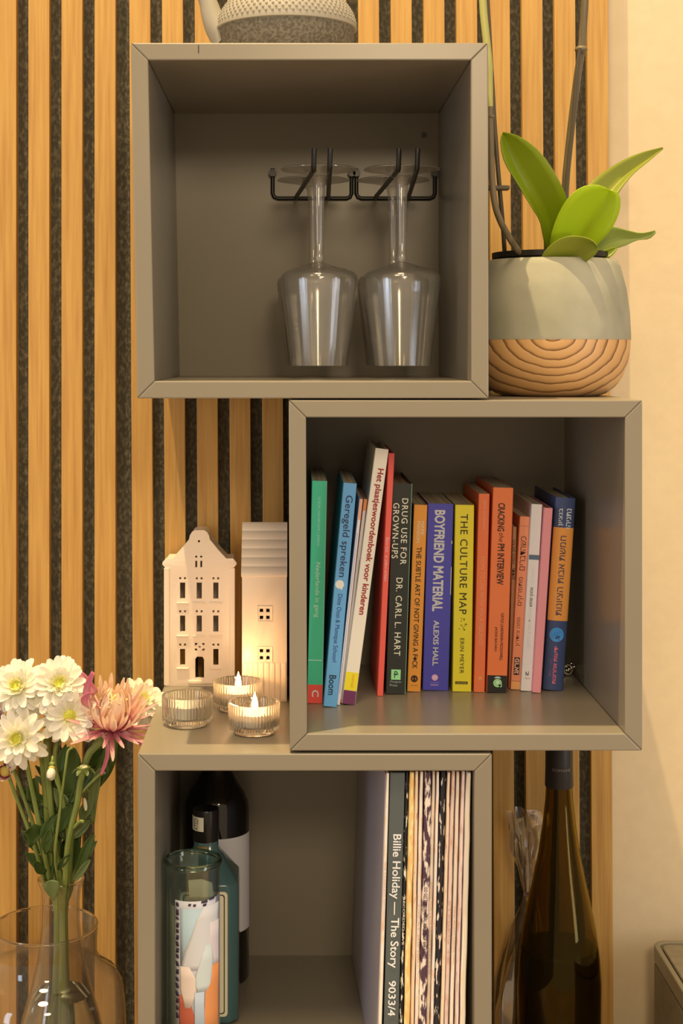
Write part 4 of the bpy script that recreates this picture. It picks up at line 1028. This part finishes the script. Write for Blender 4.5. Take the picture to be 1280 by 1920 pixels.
def petal_mesh(L, W, curl, cup, m, name='petal', n=8, nu=5, tipw=.55):
    """petal along +y from the origin, rising by curl in +z, cupped across"""
    vs = []; fs = []
    for i in range(n+1):
        t = i/n; wv_ = W/2*(math.sin(PI*min(1, .16 + t*.70))**.8)*(1 if t < .93 else tipw+.3*(1-t)/.07)
        a = curl*t; y = L*t*math.cos(a*.6); z = L*t*math.sin(a*.6)
        for j in range(nu):
            u = -1 + 2*j/(nu-1); vs.append((wv_*u, y, z + cup*wv_*u*u))
    for i in range(n):
        for j in range(nu-1): q = i*nu+j; fs.append((q, q+1, q+nu+1, q+nu))
    return MB().add(vs, fs)
_pet = {}
def petal_data(key, *a):
    if key not in _pet:
        o = petal_mesh(*a).build('petal', a[4], None, smooth=True, angle=180); s_ = o
        _pet[key] = o.data; bpy.data.objects.remove(o)
    return _pet[key]
def bloom(root, centre, normal, layers, disc_r, disc_m, jitter=.15, seed=0, disc_h=.6):
    rr = random.Random(seed); nrm = Vector(normal).normalized()
    rot = nrm.to_track_quat('Z', 'Y')
    d = MB().ball((0, 0, 0), disc_r, 20, 10, (1, 1, disc_h)).build('flower_head', disc_m, root, smooth=True, world=False)
    d.location = Vector(centre) - Vector(root.location); d.rotation_mode = 'QUATERNION'; d.rotation_quaternion = rot
    for key, args, count, elev, rad, zoff in layers:
        data = petal_data(key, *args); ph = rr.random()*6
        for k in range(count):
            a = ph + 2*PI*k/count + (rr.random()-.5)*jitter*2*PI/count*3
            e = elev + (rr.random()-.5)*.30
            o = bpy.data.objects.new('petal', data); C.objects.link(o); o.parent = d
            s_ = .86 + .28*rr.random()
            Mx = Matrix.Rotation(a, 4, 'Z') @ Matrix.Translation((0, rad, zoff)) @ Matrix.Rotation(e, 4, 'X') @ Matrix.Rotation((rr.random()-.5)*.5, 4, 'Y') @ Matrix.Diagonal((s_, s_, s_, 1))
            o.matrix_local = Mx
    return d
stem_base = Vector((bb.x, bb.y, bb.z + .022))
def flower(name, px, py, Y, normal, label, layers, disc_r, disc_m, path, rad=.0026, seed=0, cat='flower', foot=(0, 0), calyx=True, group='chrysanthemums in the slender vase'):
    base = stem_base + Vector((foot[0], foot[1], 0))
    root = empty(name, base); tag(root, label, cat, group)
    c = P(px, py, Y); nrm = Vector(normal).normalized()
    pts = [base] + [P(*q) for q in path] + [c - nrm*.012, c - nrm*.002]
    MB().tube(resample(pts, 26), rad, 8).build('stem', M_stem, root, smooth=True)
    if calyx: MB().ball(c - nrm*.0045, disc_r*.95, 12, 8, (1, 1, .8)).build('calyx', M_stem, root, smooth=True)
    bloom(root, c, nrm, layers, disc_r, disc_m, seed=seed)
    return root
M_py = petal_material('petal_yellowish', (.74, .74, .16), (.90, .86, .50), .45)
W1 = ('w1', (.0295, .0118, -.25, .25, M_pw)); W2 = ('w2', (.0240, .0105, .15, .3, M_pw)); W3 = ('w3', (.0165, .0080, .55, .4, M_pw)); W0 = ('w0', (.0310, .0115, -.7, .25, M_pw)); W4 = ('w4', (.0095, .0042, .8, .4, M_py))
def white_layers(a=17, b=16, c=14): return [(*W0, 13, -.35, .004, -.002), (*W1, a, -.05, .004, -.0008), (*W2, b, .22, .0042, .0004), (*W3, c, .55, .0045, .0015), (*W4, 12, .75, .0035, .0022)]
neck = lambda dx, dy=0: (113 + dx, 1665, YV + .005 + dy)
low = lambda dx, dy=0: (113 + dx*.7, 1735, YV + .005 + dy)
flower('white_chrysanthemum', 112, 1283, 1.595, (.12, -.86, .5), 'white chrysanthemum with yellow-green heart, highest in the bouquet', white_layers(), .0072, M_disc, [low(4), neck(2), (100, 1560, 1.61), (88, 1420, 1.61), (92, 1340, 1.615)], .0036, 1, foot=(.004, .003))
flower('white_chrysanthemum', 33, 1288, 1.600, (-.25, -.82, .5), 'white chrysanthemum with yellow heart at the outer edge of the bouquet top', white_layers(), .0074, M_disc, [low(-6), neck(-10), (90, 1560, 1.61), (78, 1420, 1.615), (58, 1345, 1.62)], .0030, 2, foot=(-.006, .004))
flower('white_chrysanthemum', 130, 1342, 1.585, (.25, -.95, .05), 'smaller white chrysanthemum with green heart tucked under the pink bloom', white_layers(15, 14, 8)[0:3], .0070, M_disc, [low(9), neck(8), (128, 1560, 1.60), (104, 1440, 1.60), (108, 1385, 1.605)], .0026, 3, foot=(.010, 0))
flower('white_chrysanthemum', 33, 1384, 1.580, (-.15, -.97, .12), 'white chrysanthemum with large green heart, lowest of the white blooms', white_layers(14, 14, 10), .0084, M_disc, [low(-10), neck(-18), (80, 1580, 1.60), (62, 1490, 1.60), (48, 1420, 1.60)], .0026, 4, foot=(-.010, -.002))
flower('white_chrysanthemum', 264, 1316, 1.672, (.35, -.55, .75), 'cream white chrysanthemum half hidden behind the pink bloom', white_layers(16, 14, 12), .0074, M_disc, [low(14), neck(20, .006), (150, 1560, 1.625), (178, 1440, 1.645), (225, 1350, 1.66)], .0026, 5, foot=(.012, .008))
P1 = ('p1', (.050, .0056, .9, .8, M_pp)); P2 = ('p2', (.044, .0052, 1.35, .9, M_pp)); P3 = ('p3', (.036, .0050, 1.8, .9, M_pc)); P4 = ('p4', (.025, .0046, 2.2, .9, M_pc)); P0 = ('p0', (.051, .0050, .15, .6, M_pp2))
flower('pink_chrysanthemum', 209, 1362, 1.600, (.16, -.42, .90), 'large pink chrysanthemum with cream heart and loose drooping petals', [(*P0, 24, .16, .003, -.003), (*P1, 38, .42, .004, -.001), (*P2, 42, .62, .0045, .001), (*P3, 40, .88, .005, .003), (*P4, 28, 1.10, .0045, .006)], .0065, M_disc2, [low(10), neck(14), (133, 1560, 1.605), (150, 1470, 1.605), (168, 1412, 1.605)], .0040, 6, foot=(.008, -.006))
pk = [o for o in C.objects if o.name.startswith('pink_chrysanthemum')][0]
# two loose petals that hang or stand away from the head
px_leaf('petal', [(186, 1374), (196, 1390), (198, 1415), (191, 1440), (187, 1452)], [(189, 1374), (199, 1392), (201, 1416), (194, 1441), (189, 1453)], [(193, 1373), (203, 1393), (205, 1417), (197, 1442), (191, 1453)], M_pp2, pk, 1.585, 1.572, .002, .0006, 12, 5)
px_leaf('petal', [(160, 1318), (155, 1300), (160, 1280), (172, 1258)], [(166, 1318), (162, 1300), (166, 1280), (175, 1260)], [(172, 1318), (168, 1302), (171, 1284), (178, 1262)], M_pp2, pk, 1.59, 1.583, .002, .0006, 10, 5)
px_leaf('petal', [(172, 1330), (155, 1322), (152, 1308), (166, 1298)], [(172, 1324), (162, 1318), (160, 1308), (170, 1298)], [(174, 1318), (168, 1314), (166, 1306), (174, 1299)], M_pp2, pk, 1.585, 1.575, .002, .0006, 10, 5)
px_leaf('petal', [(176, 1305), (160, 1288), (150, 1272), (142, 1262)], [(180, 1300), (166, 1284), (155, 1268), (146, 1259)], [(184, 1296), (172, 1278), (160, 1264), (150, 1257)], M_pp2, pk, 1.60, 1.60, .002, .0006, 10, 5)
px_leaf('petal', [(228, 1374), (250, 1391), (268, 1399), (284, 1401)], [(230, 1371), (252, 1387), (270, 1395), (286, 1399)], [(233, 1368), (255, 1383), (272, 1392), (286, 1396)], M_pp2, pk, 1.59, 1.582, .002, .0006, 10, 5)
U1 = ('u1', (.020, .0060, .3, .4, M_pu)); U2 = ('u2', (.014, .0050, .9, .4, M_pu))
flower('plum_chrysanthemum', -4, 1362, 1.600, (-.5, -.8, .3), 'plum and cream chrysanthemum cut by the picture edge', [(*U1, 16, .1, .004, 0), (*U2, 14, .5, .004, .001)], .0065, M_disc2, [low(-8), neck(-15), (70, 1570, 1.61), (40, 1480, 1.615), (14, 1410, 1.615)], .0022, 7, foot=(-.012, .006))
flower('plum_chrysanthemum', 10, 1446, 1.585, (-.1, -.97, .2), 'small withered plum flower head low in the bouquet', [(*U2, 12, .7, .004, 0)], .0068, M_disc2, [low(-12), neck(-26), (62, 1580, 1.60), (40, 1520, 1.60), (18, 1460, 1.60)], .0020, 8, foot=(-.014, -.004))
B1 = ('b1', (.011, .0045, 1.3, .5, M_pw))
flower('white_bud', 97, 1440, 1.575, (0, -.55, -.8), 'small half-open white flower bud hanging on a bent stem', [(*B1, 12, .75, .002, 0)], .0036, M_disc2, [low(0, -.01), neck(-2, -.01), (103, 1600, 1.585), (114, 1500, 1.58), (104, 1460, 1.578)], .0015, 9, foot=(.000, -.010))
bare = empty('bare_stem', stem_base + Vector((.006, -.012, 0))); tag(bare, 'bare green flower stem with a spent calyx leaning outward', 'flower stem', 'chrysanthemums in the slender vase')
MB().tube(resample([stem_base + Vector((.006, -.012, 0)), P(118, 1735, 1.61), P(122, 1660, 1.60), P(128, 1580, 1.59), P(146, 1500, 1.585), P(150, 1470, 1.583), P(156, 1448, 1.58)], 24), .0034, 8).build('stem', M_stem, bare, smooth=True)
MB().tube(resample([P(150, 1490, 1.585), P(168, 1470, 1.585), P(188, 1452, 1.585), P(198, 1449, 1.585)], 10), .0016, 8).build('side_shoot', M_stem, bare, smooth=True)
MB().tube(resample([P(138, 1552, 1.585), P(150, 1540, 1.58), P(157, 1541, 1.58)], 6), .0018, 8).build('side_shoot', M_stem, bare, smooth=True)
MB().tube(resample([P(106, 1560, 1.59), P(116, 1490, 1.578), P(124, 1430, 1.575), P(128, 1408, 1.575), P(136, 1402, 1.575)], 14), .0014, 8).build('side_shoot', M_stem, bare, smooth=True)
c = P(157, 1444, 1.579)
MB().lathe([(0, -.004), (.004, -.003), (.0068, .001), (.0075, .0032), (.006, .0036), (0, .0030)], 16, c).build('calyx', M_stem, bare, smooth=True)
MB().lathe([(0, .0032), (.0045, .0036), (.0035, .0050), (0, .0056)], 14, c).build('spent_head', mat('spent_pale', (.60, .60, .36), .7), bare, smooth=True)
for k in range(7):
    a = 2*PI*k/7; o = bpy.data.objects.new('sepal', petal_data('sep', .010, .005, -.9, .2, M_fleaf2)); C.objects.link(o); o.parent = bare
    o.matrix_local = Matrix.Translation(c - Vector(bare.location)) @ Matrix.Rotation(a, 4, 'Z') @ Matrix.Translation((0, .004, .002))
fl_all = {o.name: o for o in C.objects if o.type == 'EMPTY'}
def bleaf(parent, L, Mi, R, Y0, Y1, m=M_fleaf, fold=.004): return px_leaf('leaf', L, Mi, R, m, parent, Y0, Y1, fold, .0005, 12, 5)
wf = fl_all['white_chrysanthemum']
bleaf(wf, [(104, 1520), (110, 1460), (112, 1420), (128, 1400)], [(112, 1530), (126, 1480), (132, 1430), (138, 1402)], [(122, 1535), (150, 1480), (152, 1430), (142, 1404)], 1.61, 1.60)
bleaf(wf, [(128, 1500), (138, 1478), (150, 1452), (168, 1444)], [(130, 1505), (145, 1485), (160, 1460), (172, 1446)], [(134, 1508), (152, 1492), (168, 1470), (175, 1450)], 1.598, 1.595)
bleaf(pk, [(176, 1470), (170, 1420), (180, 1385), (215, 1370)], [(180, 1475), (186, 1440), (200, 1400), (222, 1372)], [(186, 1478), (208, 1450), (222, 1410), (226, 1378)], 1.635, 1.65)
bleaf(pk, [(172, 1540), (165, 1500), (170, 1460), (186, 1440)], [(174, 1545), (174, 1505), (180, 1465), (188, 1440)], [(177, 1545), (182, 1505), (188, 1470), (190, 1442)], 1.61, 1.60, M_fleaf2)
bleaf(wf, [(82, 1560), (56, 1590), (50, 1565), (47, 1563)], [(84, 1556), (66, 1570), (55, 1562), (46, 1562)], [(86, 1552), (74, 1548), (62, 1546), (48, 1560)], 1.60, 1.585)
bleaf(wf, [(70, 1500), (50, 1500), (52, 1470), (62, 1460)], [(72, 1505), (62, 1490), (60, 1470), (66, 1458)], [(76, 1505), (74, 1488), (72, 1468), (68, 1458)], 1.61, 1.60)
bleaf(wf, [(84, 1640), (70, 1638), (63, 1625), (64, 1616)], [(86, 1636), (74, 1630), (67, 1622), (66, 1616)], [(88, 1632), (80, 1622), (72, 1616), (67, 1615)], 1.60, 1.58)
bleaf(pk, [(140, 1640), (146, 1610), (158, 1580), (175, 1562)], [(143, 1645), (152, 1615), (163, 1588), (176, 1564)], [(147, 1648), (160, 1622), (170, 1595), (178, 1568)], 1.605, 1.60)
bleaf(pk, [(136, 1650), (146, 1632), (158, 1618), (168, 1611)], [(138, 1652), (150, 1638), (160, 1624), (169, 1612)], [(141, 1653), (154, 1642), (163, 1629), (170, 1614)], 1.595, 1.59, M_fleaf2)
bleaf(wf, [(92, 1545), (84, 1500), (95, 1460), (108, 1452)], [(96, 1550), (98, 1505), (104, 1470), (110, 1453)], [(100, 1552), (112, 1510), (114, 1475), (112, 1455)], 1.615, 1.615)
bleaf(pk, [(128, 1640), (122, 1600), (130, 1560), (142, 1540)], [(131, 1642), (134, 1600), (140, 1568), (145, 1541)], [(134, 1642), (148, 1605), (152, 1570), (147, 1544)], 1.62, 1.615)
bleaf(wf, [(82, 1650), (86, 1610), (84, 1580), (90, 1555)], [(88, 1652), (94, 1612), (94, 1582), (94, 1556)], [(96, 1652), (106, 1612), (104, 1585), (97, 1558)], 1.615, 1.61, M_fleaf)
bleaf(pk, [(88, 1652), (82, 1664), (88, 1675), (98, 1685)], [(96, 1650), (96, 1664), (98, 1676), (100, 1688)], [(110, 1652), (112, 1664), (108, 1676), (102, 1688)], 1.592, 1.598, M_fleaf2)
rl = random.Random(21)
for k in range(42):
    x = rl.uniform(62, 162); y = rl.uniform(1440, 1640); x = 113 + (x-113)*(.55 + .45*(1640-y)/200)
    a = rl.uniform(-1, 1)*.8 + (x-113)/90; ln = rl.uniform(34, 62); wd_ = ln*rl.uniform(.16, .26)
    dx, dy = math.sin(a), -math.cos(a); ty = rl.uniform(1.595, 1.64)
    cen = [(x + dx*ln*t + 6*math.sin(a*3)*t*t, y + dy*ln*t) for t in (0, .33, .66, 1)]
    wds = [wd_*q for q in (.12, .9, .8, .03)]
    bleaf(wf if k % 2 else pk, [(c_[0] + dy*q, c_[1] - dx*q) for c_, q in zip(cen, wds)], cen, [(c_[0] - dy*q, c_[1] + dx*q) for c_, q in zip(cen, wds)], ty, ty + rl.uniform(-.012, .012), M_fleaf if k % 3 else M_fleaf2)
pe = P(160, 1520, 1.58)
o = bpy.data.objects.new('fallen_petal', petal_data('fall', .013, .008, .2, .3, M_pw)); C.objects.link(o); o.location = pe; o.rotation_euler = (1.2, .2, 1.2); o.parent = None
tag(o, 'single fallen white petal caught among the bouquet leaves', 'petal')
